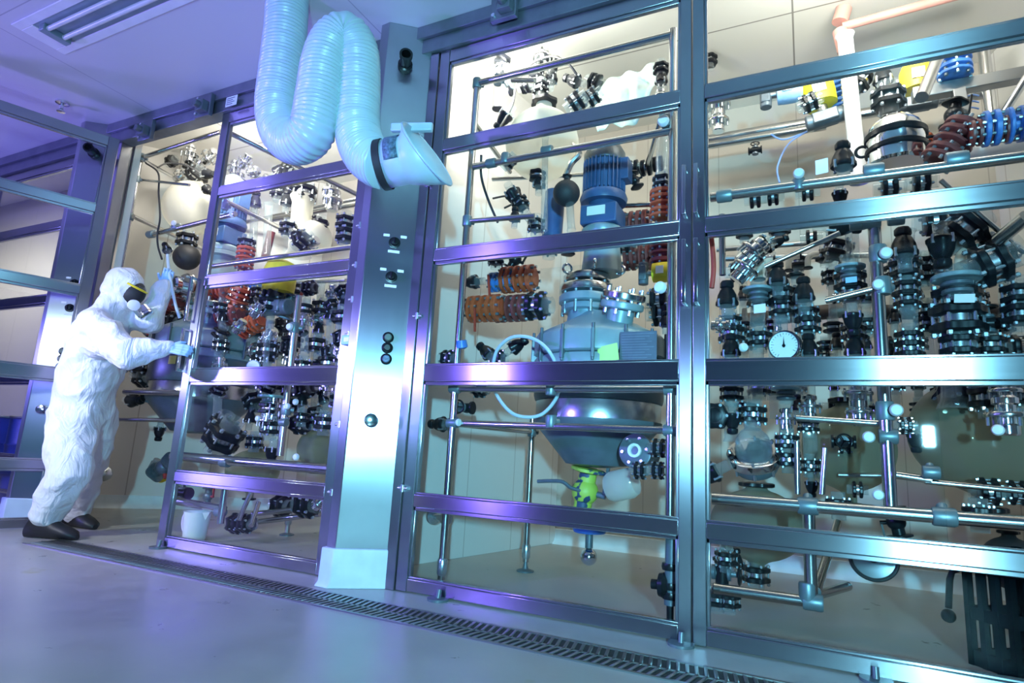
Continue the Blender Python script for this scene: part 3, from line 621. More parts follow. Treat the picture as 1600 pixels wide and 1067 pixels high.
# right bay frame
z1 = V(1115, 308, .16).z; z2 = V(1115, 779, .16).z; z3_ = V(1110, 918, .2).z
xU = V(1378, 560, .3).x
frame('steel tube frame holding the glassware around the pressure gauge',
      [((-.40, .16, z1), (1.1, .16, z1), .024), ((-.40, .16, z2), (1.1, .16, z2), .027), ((-.40, .2, z3_), (V(1262, 935, .2).x, .2, z3_), .024),
       ((V(1262, 760, .2).x, .2, z3_), (V(1262, 760, .2).x, .2, z2), .026), ((V(1270, 930, .2).x, .2, z3_), (V(1312, 850, .6).x, .75, z2 - .1), .02),
       ((xU, .3, z2), (xU, .3, V(1365, 345, .3).z), .027), ((V(1128, 340, .4).x, .4, V(1128, 430, .4).z), (V(1128, 340, .4).x, .4, z1), .017),
       (V(1275, 930, .25), V(1325, 916, .6), .02), (V(1195, 417, .4), V(1312, 364, .4), .013), (V(1290, 470, .28), V(1362, 452, .28), .015), (V(1244, 653, .35), V(1375, 662, .35), .015), (V(1245, 690, .4), V(1246, 772, .4), .014), (V(1289, 700, .4), V(1284, 772, .4), .014),
       ((V(1095, 215, 1.9).x, 1.9, V(1200, 203, 1.9).z), (1.15, 1.9, V(1200, 203, 1.9).z), .04), ((V(1095, 215, 1.88).x, 1.88, V(1200, 214, 1.9).z), (.2, 1.88, V(1200, 214, 1.9).z), .03),
       (V(1440, 152, .5), V(1478, 60, .9), .03), (V(1470, 282, .5), V(1600, 395, .7), .012), (V(1560, 375, .5), V(1605, 338, .35), .03), (V(1505, 395, 1.6), V(1512, 530, 1.6), .035),
       (V(1535, 60, 1.7), V(1553, 215, 1.7), .034), (V(1560, 190, .9), V(1605, 120, .9), .02), (V(1400, 742, .25), V(1455, 750, .25), .016), (V(1445, 752, .25), V(1605, 768, .25), .012)],
      [((V(1262, 780, .16).x, .17, z2), (1, 0, 0), .027), ((V(1474, 790, .16).x, .16, z2), (1, 0, 0), .027), ((V(1270, 930, .2).x, .2, z3_), (1, 0, 0), .026), (V(1262, 925, .2), (0, 0, 1), .026),
       (V(1132, 306, .16), (1, 0, 0), .024), (V(1248, 288, .16), (0, 0, 1), .02), (V(1365, 268, .16), (1, 0, 0), .027), (V(1495, 250, .16), (1, 0, 0), .027),
       (V(1372, 397, .3), (0, 0, 1), .027), (V(1378, 447, .3), (0, 0, 1), .027), (V(1383, 642, .3), (0, 0, 1), .027), (V(1388, 682, .3), (1, 0, 0), .024), (V(1362, 346, .28), (1, 0, 0), .024), (V(1340, 350, .3), (1, 0, 0), .022), (V(1400, 342, .3), (1, 0, 0), .022),
       (V(1455, 738, .22), (1, 0, 0), .02), (V(1128, 345, .4), (0, 0, 1), .018)],
      [], [(V(1248, 272, .13), (0, -1, 0), .024), (V(1384, 396, .25), (0, -1, 0), .026), (V(1372, 445, .25), (0, -1, 0), .024), (V(1400, 641, .25), (0, -1, 0), .026), (V(1357, 683, .25), (0, -1, 0), .024), (V(1372, 773, .22), (0, -1, 0), .022), (V(1160, 543, .3), (1, -1, 0), .022),
           (V(1560, 672, .3), (-.4, -1, 0), .022)], base=(-.40, .16, 0))
# square beams at upper right
t = thing('support_beam', 'grey square support bracket under the blue flange at upper right', 'beam', V(1440, 145, 1.0)); o = t.location
MB().bar(V(1425, 150, 1.0) - o, V(1610, 115, 1.0) - o, .07, .07).build('cross_beam', 'steel_dull', t, .004)
MB().bar(V(1497, 142, .98) - o, V(1507, 205, .98) - o, .07, .06).build('drop_leg', 'steel_dull', t, .004)
# left bay frame
xl = V(205, 330, .2).x
frame('steel tube frame of the open booth above the person in the white suit',
      [((xl, .2, 1.0), (xl, .2, V(222, 246, .2).z), .02), (V(222, 246, .2), V(345, 206, .2), .02), (V(224, 250, .2), V(285, 285, 1.0), .017), (V(212, 280, .25), V(296, 289, .25), .012), (V(208, 338, .2), V(330, 395, 1.3), .02),
       (V(236, 367, .3), V(368, 334, .3), .021), (V(352, 314, .3), V(470, 372, 1.3), .02), (V(360, 208, .2), V(575, 312, 1.2), .022), (V(316, 418, .35), V(556, 385, .35), .02),
       (V(415, 345, 1.5), V(560, 318, 1.5), .03), (V(370, 350, 1.5), V(560, 310, 1.6), .022), (V(467, 462, .4), V(437, 712, .4), .026), (V(270, 712, .25), V(520, 734, .25), .034),
       (V(262, 780, .3), V(345, 795, .3), .03), (V(395, 803, .7), V(500, 792, .7), .02), (V(405, 815, .6), V(500, 803, .6), .02), (V(352, 760, .25), V(344, 818, .25), .024), (V(392, 770, .3), V(373, 812, .2), .016), (V(404, 785, .3), V(392, 822, .2), .016), (V(180, 655, .25), V(285, 657, .25), .017), (V(195, 612, .25), V(283, 614, .25), .022),
       (PZ(448, 836, 0), PZ(448, 836, 0) + Vector((0, 0, .4)), .02)],
      [((xl, .2, V(208, 338, .2).z), (0, 0, 1), .021), (V(222, 246, .2), (0, 0, 1), .022), (V(212, 262, .2), (1, 0, 0), .02), (V(214, 280, .2), (0, 0, 1), .02), (V(236, 366, .3), (1, 0, 0), .024), (V(275, 355, .3), (1, 0, 0), .022), (V(352, 722, .25), (1, 0, 0), .026),
       (V(460, 512, .4), (0, 0, 1), .026), (V(447, 640, .4), (0, 0, 1), .026), (V(443, 660, .35), (1, 0, 0), .02), (V(344, 800, .28), (1, 0, 0), .025), (V(352, 322, .3), (0, 0, 1), .02)],
      [(PZ(448, 836, 0), .022)], [(V(363, 335, .3), (1, -.4, 0), .026), (V(273, 349, .26), (0, -1, 0), .022), (V(454, 511, .35), (0, -1, 0), .026), (V(463, 628, .38), (0, -1, 0), .022), (V(450, 635, .35), (0, -1, 0), .022), (V(464, 714, .24), (0, -1, 0), .022), (V(404, 654, .3), (0, -1, 0), .02)], base=(xl, .2, 0))

# ---- repeatable fittings, axis along local z, unit size 1
def star(mb, r, z0, z1, lobes=6): return mb.lathe([(r * .86, z0), (r, z0 + (z1 - z0) * .2), (r, z0 + (z1 - z0) * .8), (r * .86, z1)], n=36, lobes=lobes, amp=.075)
def pb_coupling(fm='black_plastic', bolts=True, tube='tube_glass', tl=.62):
    t = thing('pipe_coupling', '', 'pipe coupling')
    for z in (-.30, .08): star(MB(), .5, z, z + .22).build('flange', fm, t)
    MB().lathe([(.30, -tl), (.30, tl)], n=20, caps=False).build('pipe_stub', tube, t)
    MB().lathe([(.36, -.08), (.36, .08)], n=20).build('gasket', 'steel_band', t)
    if bolts:
        for k in range(6):
            a = 2 * PI * k / 6; x, y = .455 * math.cos(a), .455 * math.sin(a)
            MB().cyl((x, y, -.40), (x, y, .40), .035, n=8).cyl((x, y, .30), (x, y, .38), .065, n=6).cyl((x, y, -.38), (x, y, -.30), .065, n=6).build('bolt', 'bolt_steel', t)
    return t
def pb_bell():
    t = thing('diaphragm_valve', '', 'valve')
    MB().lathe([(.30, 0), (.33, .03), (.33, .12), (.30, .16), (.27, .34), (.20, .50), (.16, .56)], n=28, lobes=4, amp=.05).build('bonnet', 'black_plastic', t)
    MB().lathe([(.12, .54), (.17, .57), (.20, .60), (.20, .74), (.16, .80), (.06, .82)], n=24, lobes=8, amp=.04).build('hand_knob', 'black_plastic', t)
    MB().lathe([(.17, -.42), (.17, -.12), (.22, -.05), (.26, .02)], n=22, caps=False).build('glass_body', 'tube_glass', t)
    for k in range(4):
        a = PI / 4 + PI / 2 * k; MB().cyl((.30 * math.cos(a), .30 * math.sin(a), -.05), (.30 * math.cos(a), .30 * math.sin(a), .19), .045, n=8).build('bolt', 'bolt_steel', t)
    return t
def pb_disc():
    t = thing('plate_flange', '', 'flange')
    MB().lathe([(.5, 0), (.52, .02), (.52, .09), (.5, .11)], n=36).build('steel_disc', 'enamel_grey', t)
    for z in (-.17, -.36): MB().lathe([(.30, z), (.34, z + .03), (.34, z + .1), (.30, z + .13)], n=28).build('collar', 'enamel_dark', t)
    MB().lathe([(.24, -.5), (.24, .35)], n=20, caps=False).build('pipe_stub', 'tube_glass', t)
    return t
def pb_elbow():
    t = thing('glass_elbow', '', 'glass pipe')
    MB().tube([(0, 0, -.5)] + [(.5 - .5 * math.cos(a), 0, .5 * math.sin(a)) for a in [PI / 2 * i / 8 for i in range(9)]] + [(.8, 0, .5)], .2, 16).build('bend', 'milky_glass', t)
    for c, ax in (((0, 0, -.5), (0, 0, 1)), ((.8, 0, .5), (1, 0, 0))): MB().lathe([(.3, -.06), (.33, -.03), (.33, .03), (.3, .06)], c, ax, 22).build('bead', 'black_plastic', t)
    return t
def pb_wheel():
    t = thing('globe_valve', '', 'valve')
    MB().lathe([(.22, -.3), (.22, -.2), (.14, -.16), (.17, 0), (.14, .14), (.22, .18), (.22, .26), (.1, .28), (.08, .5)], n=22).build('valve_body', 'enamel_dark', t)
    MB().lathe([(.2, -.4), (.2, .4)], (0, 0, 0), (1, 0, 0), 20).lathe([(.28, -.45), (.28, -.36)], (0, 0, 0), (1, 0, 0), 20).lathe([(.28, .36), (.28, .45)], (0, 0, 0), (1, 0, 0), 20).build('flanged_pipe', 'black_plastic', t)
    w = MB().torus((0, 0, .52), (0, 0, 1), .28, .04, 24, 8)
    for k in range(3): a = 2 * PI * k / 3; w.cyl((0, 0, .52), (.28 * math.cos(a), .28 * math.sin(a), .52), .025, n=6)
    w.build('handwheel', 'black_plastic', t)
    return t
def pb_lever(fm, lm):
    t = thing('ball_valve', '', 'valve')
    MB().sph((0, 0, 0), .30, 20, 12).cyl((0, 0, -.5), (0, 0, .5), .2).build('valve_body', fm, t)
    for z in (-.5, .42): star(MB(), .38, z, z + .1, 4).build('flange', fm, t)
    MB().cyl((.2, 0, 0), (.48, 0, 0), .07, n=10).bar((.44, 0, -.05), (.44, 0, .75), .06, .1).build('lever', lm, t)
    return t
def pb_actuator(m1, m2):
    t = thing('actuated_valve', '', 'valve')
    MB().lathe([(.28, -.5), (.38, -.48), (.4, -.2), (.4, .1), (.34, .26), (.18, .34)], n=28).build('actuator_housing', m1, t)
    MB().lathe([(.12, -.5), (.12, -.72)], n=14).build('stem', 'steel_dull', t)
    MB().box((-.3, -.22, -1.02), (.3, .22, -.72)).lathe([(.2, -.45), (.2, .45)], (0, 0, -.87), (1, 0, 0), 18).build('valve_body', m2, t, .03)
    MB().box((-.15, -.42, -.3), (.15, -.36, 0)).build('name_plate', 'paper', t)
    return t
def pb_flanged(m1, m2='bolt_steel'):
    t = thing('flanged_pipe', '', 'pipe')
    MB().lathe([(.26, -.6), (.26, .6)], n=22).build('pipe_barrel', m1, t)
    for z, w in ((-.60, .12), (-.40, .14), (-.10, .10), (.14, .14), (.36, .16)):
        MB().lathe([(.44, z), (.47, z + .02), (.47, z + w - .02), (.44, z + w)], n=28, lobes=8, amp=.02).build('flange', m1, t)
    for k in range(8):
        a = 2 * PI * k / 8; x, y = .39 * math.cos(a), .39 * math.sin(a)
        for z0, z1 in ((-.68, -.18), (.06, .62)): MB().cyl((x, y, z0), (x, y, z1), .05, n=8).build('bolt', 'enamel_dark' if k % 2 else m2, t)
    return t
def pb_chrome():
    t = thing('steel_coupling', '', 'pipe coupling')
    MB().lathe([(.5, -.05), (.52, -.02), (.52, .06), (.5, .09)], n=32).build('ring_plate', 'steel_tube', t)
    MB().lathe([(.26, -.55), (.3, -.5), (.3, -.28), (.24, -.22), (.24, .3), (.32, .34), (.32, .5), (.26, .56)], n=28).build('sleeve', 'chrome', t)
    for k in range(6): a = 2 * PI * k / 6; MB().cyl((.42 * math.cos(a), .42 * math.sin(a), -.28), (.42 * math.cos(a), .42 * math.sin(a), .2), .045, n=8).build('bolt', 'bolt_steel', t)
    return t
KIND = {
 'c': (lambda: pb_coupling(), 'black pipe coupling', 'pipe coupling'),
 's': (lambda: pb_coupling(bolts=False), 'small black pipe coupling', 'pipe coupling'),
 'b': (pb_bell, 'black bell valve', 'valve'),
 'd': (pb_disc, 'grey disc flange', 'flange'),
 'e': (pb_elbow, 'milky glass pipe elbow', 'glass pipe'),
 'w': (pb_wheel, 'dark handwheel valve', 'valve'),
 'k': (pb_chrome, 'shiny coupling', 'pipe coupling'),
 'o': (lambda: pb_flanged('paint_orange'), 'orange red flanged pipe joint', 'pipe'),
 'm': (lambda: pb_flanged('paint_maroon'), 'maroon flanged pipe joint', 'pipe'),
 'u': (lambda: pb_flanged('paint_bright_blue'), 'blue flanged pipe joint', 'pipe'),
 'y': (lambda: pb_actuator('paint_yellow', 'enamel_dark'), 'yellow valve actuator', 'valve'),
 'p': (lambda: pb_actuator('pale_blue', 'enamel_dark'), 'pale blue valve actuator', 'valve'),
 'v': (lambda: pb_lever('black_plastic', 'black_plastic'), 'black ball valve with lever', 'valve'),
 'r': (lambda: pb_lever('enamel_dark', 'paint_red'), 'ball valve with red lever', 'valve'),
 'L': (lambda: pb_lever('paint_lime', 'enamel_dark'), 'lime yellow ball valve', 'valve'),
}
PROTO = {}; BAY = 'around the reactor'
def put(k, u, v, y, s, ax, where, group=None, loc=None):
    mk, lab, cat = KIND[k]; loc = Vector(loc) if loc is not None else P(u, v, y); sc = s * mpp(loc) if loc is not None else s; q = axq(ax); lb = lab + ' ' + where
    if group is None: group = lab + 's ' + BAY
    if k not in PROTO:
        r = mk(); r.location = loc; r.rotation_mode = 'QUATERNION'; r.rotation_quaternion = q; r.scale = (sc,) * 3; r['label'] = lb; r['category'] = cat
        if group: r['group'] = group
        PROTO[k] = r; bpy.context.view_layer.update(); return r
    return dup(PROTO[k], loc, q, sc, lb, group)
def single(name, mb, mat, label, cat, group=None, **kw): return tag(mb.build(name, mat, None, **kw), label, cat, group)
def gtube(u0, v0, u1, v1, y0, rp, label, y1=None, mat='tube_glass'):
    a = P(u0, v0, y0); b = P(u1, v1, y0 if y1 is None else y1); r = rp * mpp(a)
    return single('glass_pipe', MB().lathe([(r * 1.25, 0), (r, r * .6), (r, (b - a).length - r * .6), (r * 1.25, (b - a).length)], a, b - a, 20, caps=False), mat, label, 'glass pipe', 'glass pipes ' + BAY)
def cable(pts, r, mat, label, name='cable', cat='cable'): return single(name, MB().tube(smooth([P(*q) for q in pts], 8), r, 8), mat, label, cat)
def card(u, v, y, w, h, mat, label, name='paper_tag', rot=0, cat='label'):
    c = P(u, v, y); m = mpp(c); M = Matrix.Translation(c) @ Matrix.Rotation(math.radians(-14), 4, 'Z') @ Matrix.Rotation(math.radians(rot), 4, 'Y')
    return single(name, MB().box((-w * m / 2, -.001, -h * m / 2), (w * m / 2, .001, h * m / 2), M), mat, label, cat)
# ---- reactor with its blue motor
def reactor(u, v, y, k, label, motor_label, mx=0):
    c = P(u, v, y); m = mpp(c) * k
    def zz(vv, r=0.0): return P(u, v + (vv - 560) * k, y - r * m).z
    t = thing('reactor_vessel', label, 'reactor', (c.x, c.y, zz(728)))
    oz = zz(728)
    def L(prof, name, mat, n=40, dx=0, **kw):
        return MB().lathe([(r * m, zz(vv, r) - oz) for r, vv in prof], (dx * m, 0, 0), n=n, **kw).build(name, mat, t)
    L([(20, 731), (46, 727), (96, 660), (97, 652)], 'cone_bottom', 'enamel_dark')
    L([(93, 655), (95, 652), (95, 622), (93, 619)], 'steel_band', 'steel_band', 56)
    L([(97, 620), (99, 612), (99, 572), (95, 560)], 'jacket_shell', 'enamel_dark', 48)
    L([(96, 568), (101, 564), (101, 552), (98, 548)], 'lower_rim', 'enamel_grey', 48)
    L([(98, 546), (102, 542), (102, 514), (98, 508), (84, 503), (60, 496), (38, 489), (30, 484)], 'domed_lid', 'enamel_grey', 48)
    L([(31, 500), (29, 486), (29, 468)], 'neck', 'enamel_grey', 32, dx=-24)
    for i in range(14):
        a = 2 * PI * i / 14; q = Matrix.Rotation(a, 4, 'Z')
        mb = MB().box((94 * m, -2.5 * m, zz(558, 100) - oz), (106 * m, 2.5 * m, zz(511, 100) - oz), q)
        mb.cyl(q @ Vector((103 * m, 0, zz(562, 100) - oz)), q @ Vector((103 * m, 0, zz(503, 100) - oz)), 2.6 * m, n=8); mb.build('lid_clamp', 'enamel_dark', t, .003)
    for i, (v0, v1, r) in enumerate(((478, 468, 40), (464, 451, 44), (447, 434, 44), (431, 419, 38))): L([(r - 2, v0), (r, v0 - 2), (r, v1 + 2), (r - 2, v1)], 'neck_flange', 'enamel_grey' if i < 2 else 'steel_tube', 40, dx=-24)
    for i in range(10):
        a = 2 * PI * i / 10 + .2; MB().cyl(((-24 + 38 * math.cos(a)) * m, 38 * m * math.sin(a), zz(483, 42) - oz), ((-24 + 38 * math.cos(a)) * m, 38 * m * math.sin(a), zz(430, 42) - oz), 3 * m, n=8).build('bolt', 'bolt_steel', t)
    for i in range(5):
        a = 2 * PI * i / 5 - 1.2; MB().torus(((-14 + 44 * math.cos(a)) * m, 44 * m * math.sin(a), zz(411, 40) - oz), (math.cos(a + 1.57), math.sin(a + 1.57), 0), 7 * m, 2.2 * m, 18, 8).build('lifting_eye', 'chrome', t)
    L([(33, 418), (31, 400), (28, 372), (36, 366), (36, 358)], 'drive_lantern', 'enamel_grey', 30)
    # side nozzle with a tilted flange pair
    for dx, az in ((50, -.35),):
        b0 = Vector((42 * m, -40 * m, zz(504, 55) - oz)); ax = Vector((.22, -.18, 1)).normalized()
        MB().lathe([(20 * m, 0), (20 * m, 26 * m)], b0, ax, 24).build('nozzle_neck', 'enamel_grey', t)
        for h in (22, 36): MB().lathe([(30 * m, 0), (32 * m, 2 * m), (32 * m, 9 * m), (30 * m, 11 * m)], b0 + ax * h * m, ax, 32).build('nozzle_flange', 'enamel_grey' if h < 30 else 'steel_tube', t)
        q = Vector((0, 0, 1)).rotation_difference(ax)
        for i in range(8): a = 2 * PI * i / 8; d = q @ Vector((26 * m * math.cos(a), 26 * m * math.sin(a), 0)); MB().cyl(b0 + d + ax * 14 * m, b0 + d + ax * 54 * m, 2.6 * m, n=8).build('bolt', 'bolt_steel', t)
    # blue geared motor standing on the lantern
    mo = thing('gear_motor', motor_label, 'motor', (c.x + mx * m, c.y, zz(358))); oz2 = zz(358)
    def B(prof, name, mat, n=36): return MB().lathe([(r * m, zz(vv, r) - oz2) for r, vv in prof], n=n).build(name, mat, mo)
    B([(33, 358), (34, 355), (34, 349), (30, 347)], 'base_ring', 'enamel_grey')
    g = MB().box((-30 * m, -28 * m, zz(348, 25) - oz2), (30 * m, 28 * m, zz(318, 25) - oz2)).lathe([(26 * m, zz(320, 25) - oz2), (22 * m, zz(300, 25) - oz2)], n=28); g.build('gearbox', 'paint_blue', mo, .008)
    MB().box((-18 * m, -29.5 * m, zz(335, 28) - oz2), (12 * m, -28 * m, zz(321, 28) - oz2)).build('name_plate', 'paper', mo)
    B([(30, 308), (37, 305), (39, 297), (36, 291)], 'end_shield', 'paint_blue')
    mb = MB().lathe([(29 * m, zz(292, 30) - oz2), (29 * m, zz(240, 30) - oz2)], n=36)
    for i in range(30): a = 2 * PI * i / 30; mb.box((28 * m, -.9 * m, zz(291, 30) - oz2), (35 * m, .9 * m, zz(243, 30) - oz2), Matrix.Rotation(a, 4, 'Z'))
    mb.build('finned_housing', 'paint_blue', mo)
    B([(33, 243), (34, 240), (34, 228), (28, 221), (10, 219)], 'fan_cowl', 'enamel_dark')
    mb = MB().box((26 * m, -14 * m, zz(290) - oz2), (44 * m, 14 * m, zz(258) - oz2)); mb.build('terminal_box', 'paint_blue', mo, .006)
    return t, c, m, zz
rt_, rc, rm, rz = reactor(936, 560, .72, 1.0, 'grey enamelled reactor vessel with clamped lid behind the glass door', 'blue finned gear motor on top of the grey reactor behind the glass door')
reactor(326, 545, .75, .78, 'grey reactor vessel beside the person, partly behind the left glass door', 'blue finned gear motor on the reactor beside the person')
# papers on the reactor, bottom outlet
card(950, 552, .33, 36, 27, 'note_green', 'lime green note stuck on the reactor lid', 'sticky_note', -8, 'note')
q = P(997, 542, .34); single('data_plate', MB().box((q.x - .1, q.y - .002, q.z - .085), (q.x + .1, q.y + .002, q.z + .085)), 'enamel_dark', 'dark grey printed data sheet hanging on the reactor beside the green note', 'sign')
ds = bpy.data.objects['data_plate']; ln = MB()
for k in range(11): ln.box((q.x - .09, q.y - .0035, q.z + .07 - k * .0145), (q.x + .085 - (k * 7 % 5) * .012, q.y - .002, q.z + .074 - k * .0145))
ln.build('printed_lines', 'clamp_grey', ds)
put('L', 914, 768, .72, 70, (.15, 0, 1), 'under the reactor cone with a lever pointing left')
tr = thing('outlet_flange', 'blue outlet flange with ball shaped drain tip under the lime yellow valve', 'flange', P(921, 829, .72)); m = mpp(tr.location)
MB().lathe([(24 * m, -3 * m), (26 * m, 0), (26 * m, 5 * m), (24 * m, 7 * m)], n=30).build('flange_disc', 'paint_bright_blue', tr)
MB().lathe([(6 * m, -26 * m), (6 * m, -3 * m)], n=14).build('drain_stem', 'enamel_dark', tr)
MB().sph((0, 0, -39 * m), 13 * m).build('drain_ball', 'chrome', tr)
# round sight nozzle at the lower right of the cone
q = P(992, 704, .40); m = mpp(q)
t = thing('side_nozzle', 'round bolted side nozzle at the lower right of the reactor cone', 'flange', q, None, None, axq((-.12, -.95, .1)))
MB().lathe([(26 * m, -12 * m), (27 * m, -10 * m), (27 * m, -1 * m), (25 * m, 0)], n=36).build('flange_disc', 'enamel_dark', t)
MB().lathe([(11 * m, 0), (11 * m, 4 * m), (7 * m, 4 * m), (6 * m, 0)], n=24, caps=False).build('sight_glass_ring', 'white_plastic', t)
MB().lathe([(16 * m, -70 * m), (16 * m, -12 * m)], n=24).build('neck', 'enamel_dark', t)
for k in range(6): a = 2 * PI * k / 6; MB().cyl((20 * m * math.cos(a), 20 * m * math.sin(a), -14 * m), (20 * m * math.cos(a), 20 * m * math.sin(a), 4 * m), 2.6 * m, n=8).build('bolt', 'bolt_steel', t)
put('c', 950, 697, .55, 20, 'x', 'on the branch left of the round side nozzle')
for i, u in enumerate((1000, 1028)): put('c', u, 735, .32, 26, 'x', 'below the round side nozzle, ' + ('the left one of two' if i == 0 else 'the right one of two'))
put('c', 1030, 700, .32, 28, 'x', 'right of the round side nozzle')
single('glass_pipe', MB().lathe([(.07, 0), (.085, .03), (.085, .14), (.07, .17)], P(950, 762, .6), (.9, -.1, .25), 24, caps=False), 'milky_glass', 'milky glass stub beside the lime yellow valve', 'glass pipe')
single('lever_handle', MB().tube(smooth([P(840, 752, .6), P(876, 752, .6), P(892, 762, .62), P(912, 768, .66)], 5), .011, 8), 'enamel_dark', 'dark bent lever reaching left from the lime yellow valve', 'lever')
# top flask above the reactor
def flask(u, v, y, rpx, mat, label, neck=1.25, sq=1.0, name='glass_vessel', bottom=0.0):
    c = P(u, v, y); r = rpx * mpp(c); t = thing(name, label, 'glass vessel', c)
    prof = [(max(.002, r * math.sin(PI * i / 20)), -r * sq * math.cos(PI * i / 20)) for i in range(0, 19)]
    prof += [(r * .24, r * sq * 1.0), (r * .22, r * sq * neck), (r * .28, r * sq * (neck + .05))]
    if bottom: prof = [(r * .14, -r * sq * (1 + bottom)), (r * .14, -r * sq * 1.08), (r * .22, -r * sq * 1.0)] + prof[2:]
    MB().lathe(prof, n=44, caps=False).build('glass_bulb', mat, t, 0, 60)
    star(MB(), r * .36, r * sq * neck, r * sq * (neck + .14)).build('neck_flange', 'black_plastic', t)
    if bottom: star(MB(), r * .24, -r * sq * (1 + bottom + .1), -r * sq * (1 + bottom)).build('outlet_flange', 'black_plastic', t)
    return t
flask(847, 226, .55, 57, 'milky_glass', 'large milky round flask above the reactor, behind the upper door bars', 1.2, 1.0)
flask(300, 325, .75, 42, 'milky_glass', 'large milky round flask above the person, in the open booth', 1.1)
flask(885, 302, .5, 21, 'black_rubber', 'black round vessel left of the blue motor', 1.3)
flask(292, 402, .6, 20, 'black_rubber', 'dark round vessel beside the raised gloved hand', 1.2)
# cylinder column stand left of the motor
single('support_column', MB().cyl(P(862, 372, .8), P(868, 300, .8), .07), 'paint_blue', 'dark blue column left of the blue motor behind the black vessel', 'column')
gtube(890, 318, 893, 360, .5, 6, 'glass outlet pipe under the black round vessel left of the blue motor')
gtube(852, 215, 850, 360, .3, 5, 'thin vertical glass pipe crossing the reactor flask')
# fittings above the reactor
top = [('k', 848, 92, .6, 30, 'z', 'at the very top, above the milky reactor flask'), ('c', 838, 118, .6, 24, 'z', 'in the stack above the reactor flask, upper one'), ('c', 845, 138, .6, 26, 'z', 'in the stack above the reactor flask, lower one'),
 ('b', 860, 128, .7, 34, 'z', 'between the coupling stack and the black cable above the reactor flask'), ('s', 822, 135, .5, 22, 'x', 'left of the coupling stack above the reactor flask'), ('b', 862, 108, .65, 26, 35, 'upper right of the coupling stack over the reactor flask'),
 ('b', 903, 128, .6, 34, -60, 'at the right end of the arched black cable'), ('s', 930, 128, .7, 26, -60, 'just right of the arched cable end'), ('c', 900, 160, .55, 32, 60, 'leaning beside the reactor flask, left one of two'), ('c', 925, 152, .65, 28, 60, 'leaning beside the reactor flask, right one of two'),
 ('b', 793, 178, .5, 36, -140, 'hanging left of the reactor flask below the arched cable'), ('s', 785, 95, .5, 24, 20, 'top left inside the reactor booth, upper one'), ('c', 782, 112, .45, 26, 80, 'top left inside the reactor booth, lower one'), ('d', 795, 128, .6, 26, 70, 'left of the reactor flask on the tube arm'),
 ('e', 778, 158, .6, 26, 'z', 'at the upper left of the reactor flask'), ('s', 1033, 108, .7, 24, 'z', 'high beside the right tube of the reactor frame'), ('b', 1033, 130, .7, 30, 'z', 'at the upper right above the white bag'), ('k', 1032, 152, .7, 22, 'z', 'below the valve at the upper right of the white bag'),
 ('b', 842, 292, .5, 32, 'z', 'in front of the reactor flask base, left of the black vessel'), ('s', 840, 275, .5, 26, 'z', 'above the small valve left of the black vessel'), ('c', 795, 252, .2, 24, 45, 'on the crossing tube at the left of the reactor flask'),
 ('b', 800, 300, .35, 40, 150, 'slanting left of the black round vessel'), ('c', 813, 318, .35, 26, 150, 'below the slanting valve left of the black vessel'), ('b', 804, 345, .2, 28, 'z', 'clamped on the short tube above the door bar at left'), ('c', 838, 352, .4, 28, 'z', 'just above the second door bar left of the black vessel'),
 ('s', 990, 262, .9, 24, 'x', 'right of the blue motor, first of three'), ('s', 1010, 262, .9, 26, 'x', 'right of the blue motor, second of three'), ('s', 1028, 256, .9, 24, 'x', 'right of the blue motor, third of three'), ('v', 992, 282, .8, 26, -20, 'hanging right of the blue motor'),
 ('c', 1035, 285, .45, 30, 'z', 'on top of the orange stack at the right of the motor'), ('o', 1034, 318, .45, 40, 'z', 'standing right of the blue motor'), ('m', 990, 350, .9, 44, 'x', 'behind the door bar right of the gearbox')]
for a in top: put(*a)
gtube(1035, 200, 1034, 275, .45, 9, 'clear glass pipe above the orange joint right of the motor')
gtube(820, 332, 836, 352, .35, 7, 'short glass pipe under the slanting valve left of the black vessel')
cable([(778, 205, .4), (800, 165, .5), (808, 130, .5), (830, 100, .5), (862, 88, .5), (888, 100, .5), (902, 118, .55)], .008, 'cable_black', 'arched black cable over the milky reactor flask')
cable([(752, 242, .15), (752, 275, .2), (762, 310, .3), (778, 348, .4)], .008, 'cable_black', 'black cable curving down left of the slanting valve')
cable([(884, 275, .5), (893, 255, .5), (905, 240, .52), (892, 225, .52)], .02, 'steel_tube', 'bent steel pipe from the black round vessel', 'bent_pipe', 'pipe')
cable([(770, 310, .9), (795, 306, .9), (805, 315, .9), (788, 325, .9)], .008, 'cable_black', 'thin grey cable looping left of the slanting valve')
# bag draped at the top right
bm_ = MB(); n_ = 26; cb = P(975, 155, 1.0)
for i in range(n_):
    for j in range(18):
        s_ = i / (n_ - 1) - .5; r_ = j / 17 - .5
        x = s_ * (.42 + .14 * r_) + .02 * math.sin(r_ * 9); z = r_ * .40 + .05 * s_ + .018 * math.sin(s_ * 9 + r_ * 5); y = .022 * math.sin(s_ * 21 + r_ * 7) + .02 * math.cos(r_ * 15 + s_ * 6)
        bm_.v.append(cb + Vector((x + .05 * r_, y, z)))
bm_.f = [(i * 18 + j, (i + 1) * 18 + j, (i + 1) * 18 + j + 1, i * 18 + j + 1) for i in range(n_ - 1) for j in range(17)]
bo_ = single('plastic_bag', bm_, 'bag_white_green', 'crumpled white and green plastic bag hanging above the blue motor', 'bag'); s_ = bo_.modifiers.new('s', 'SOLIDIFY'); s_.thickness = .004
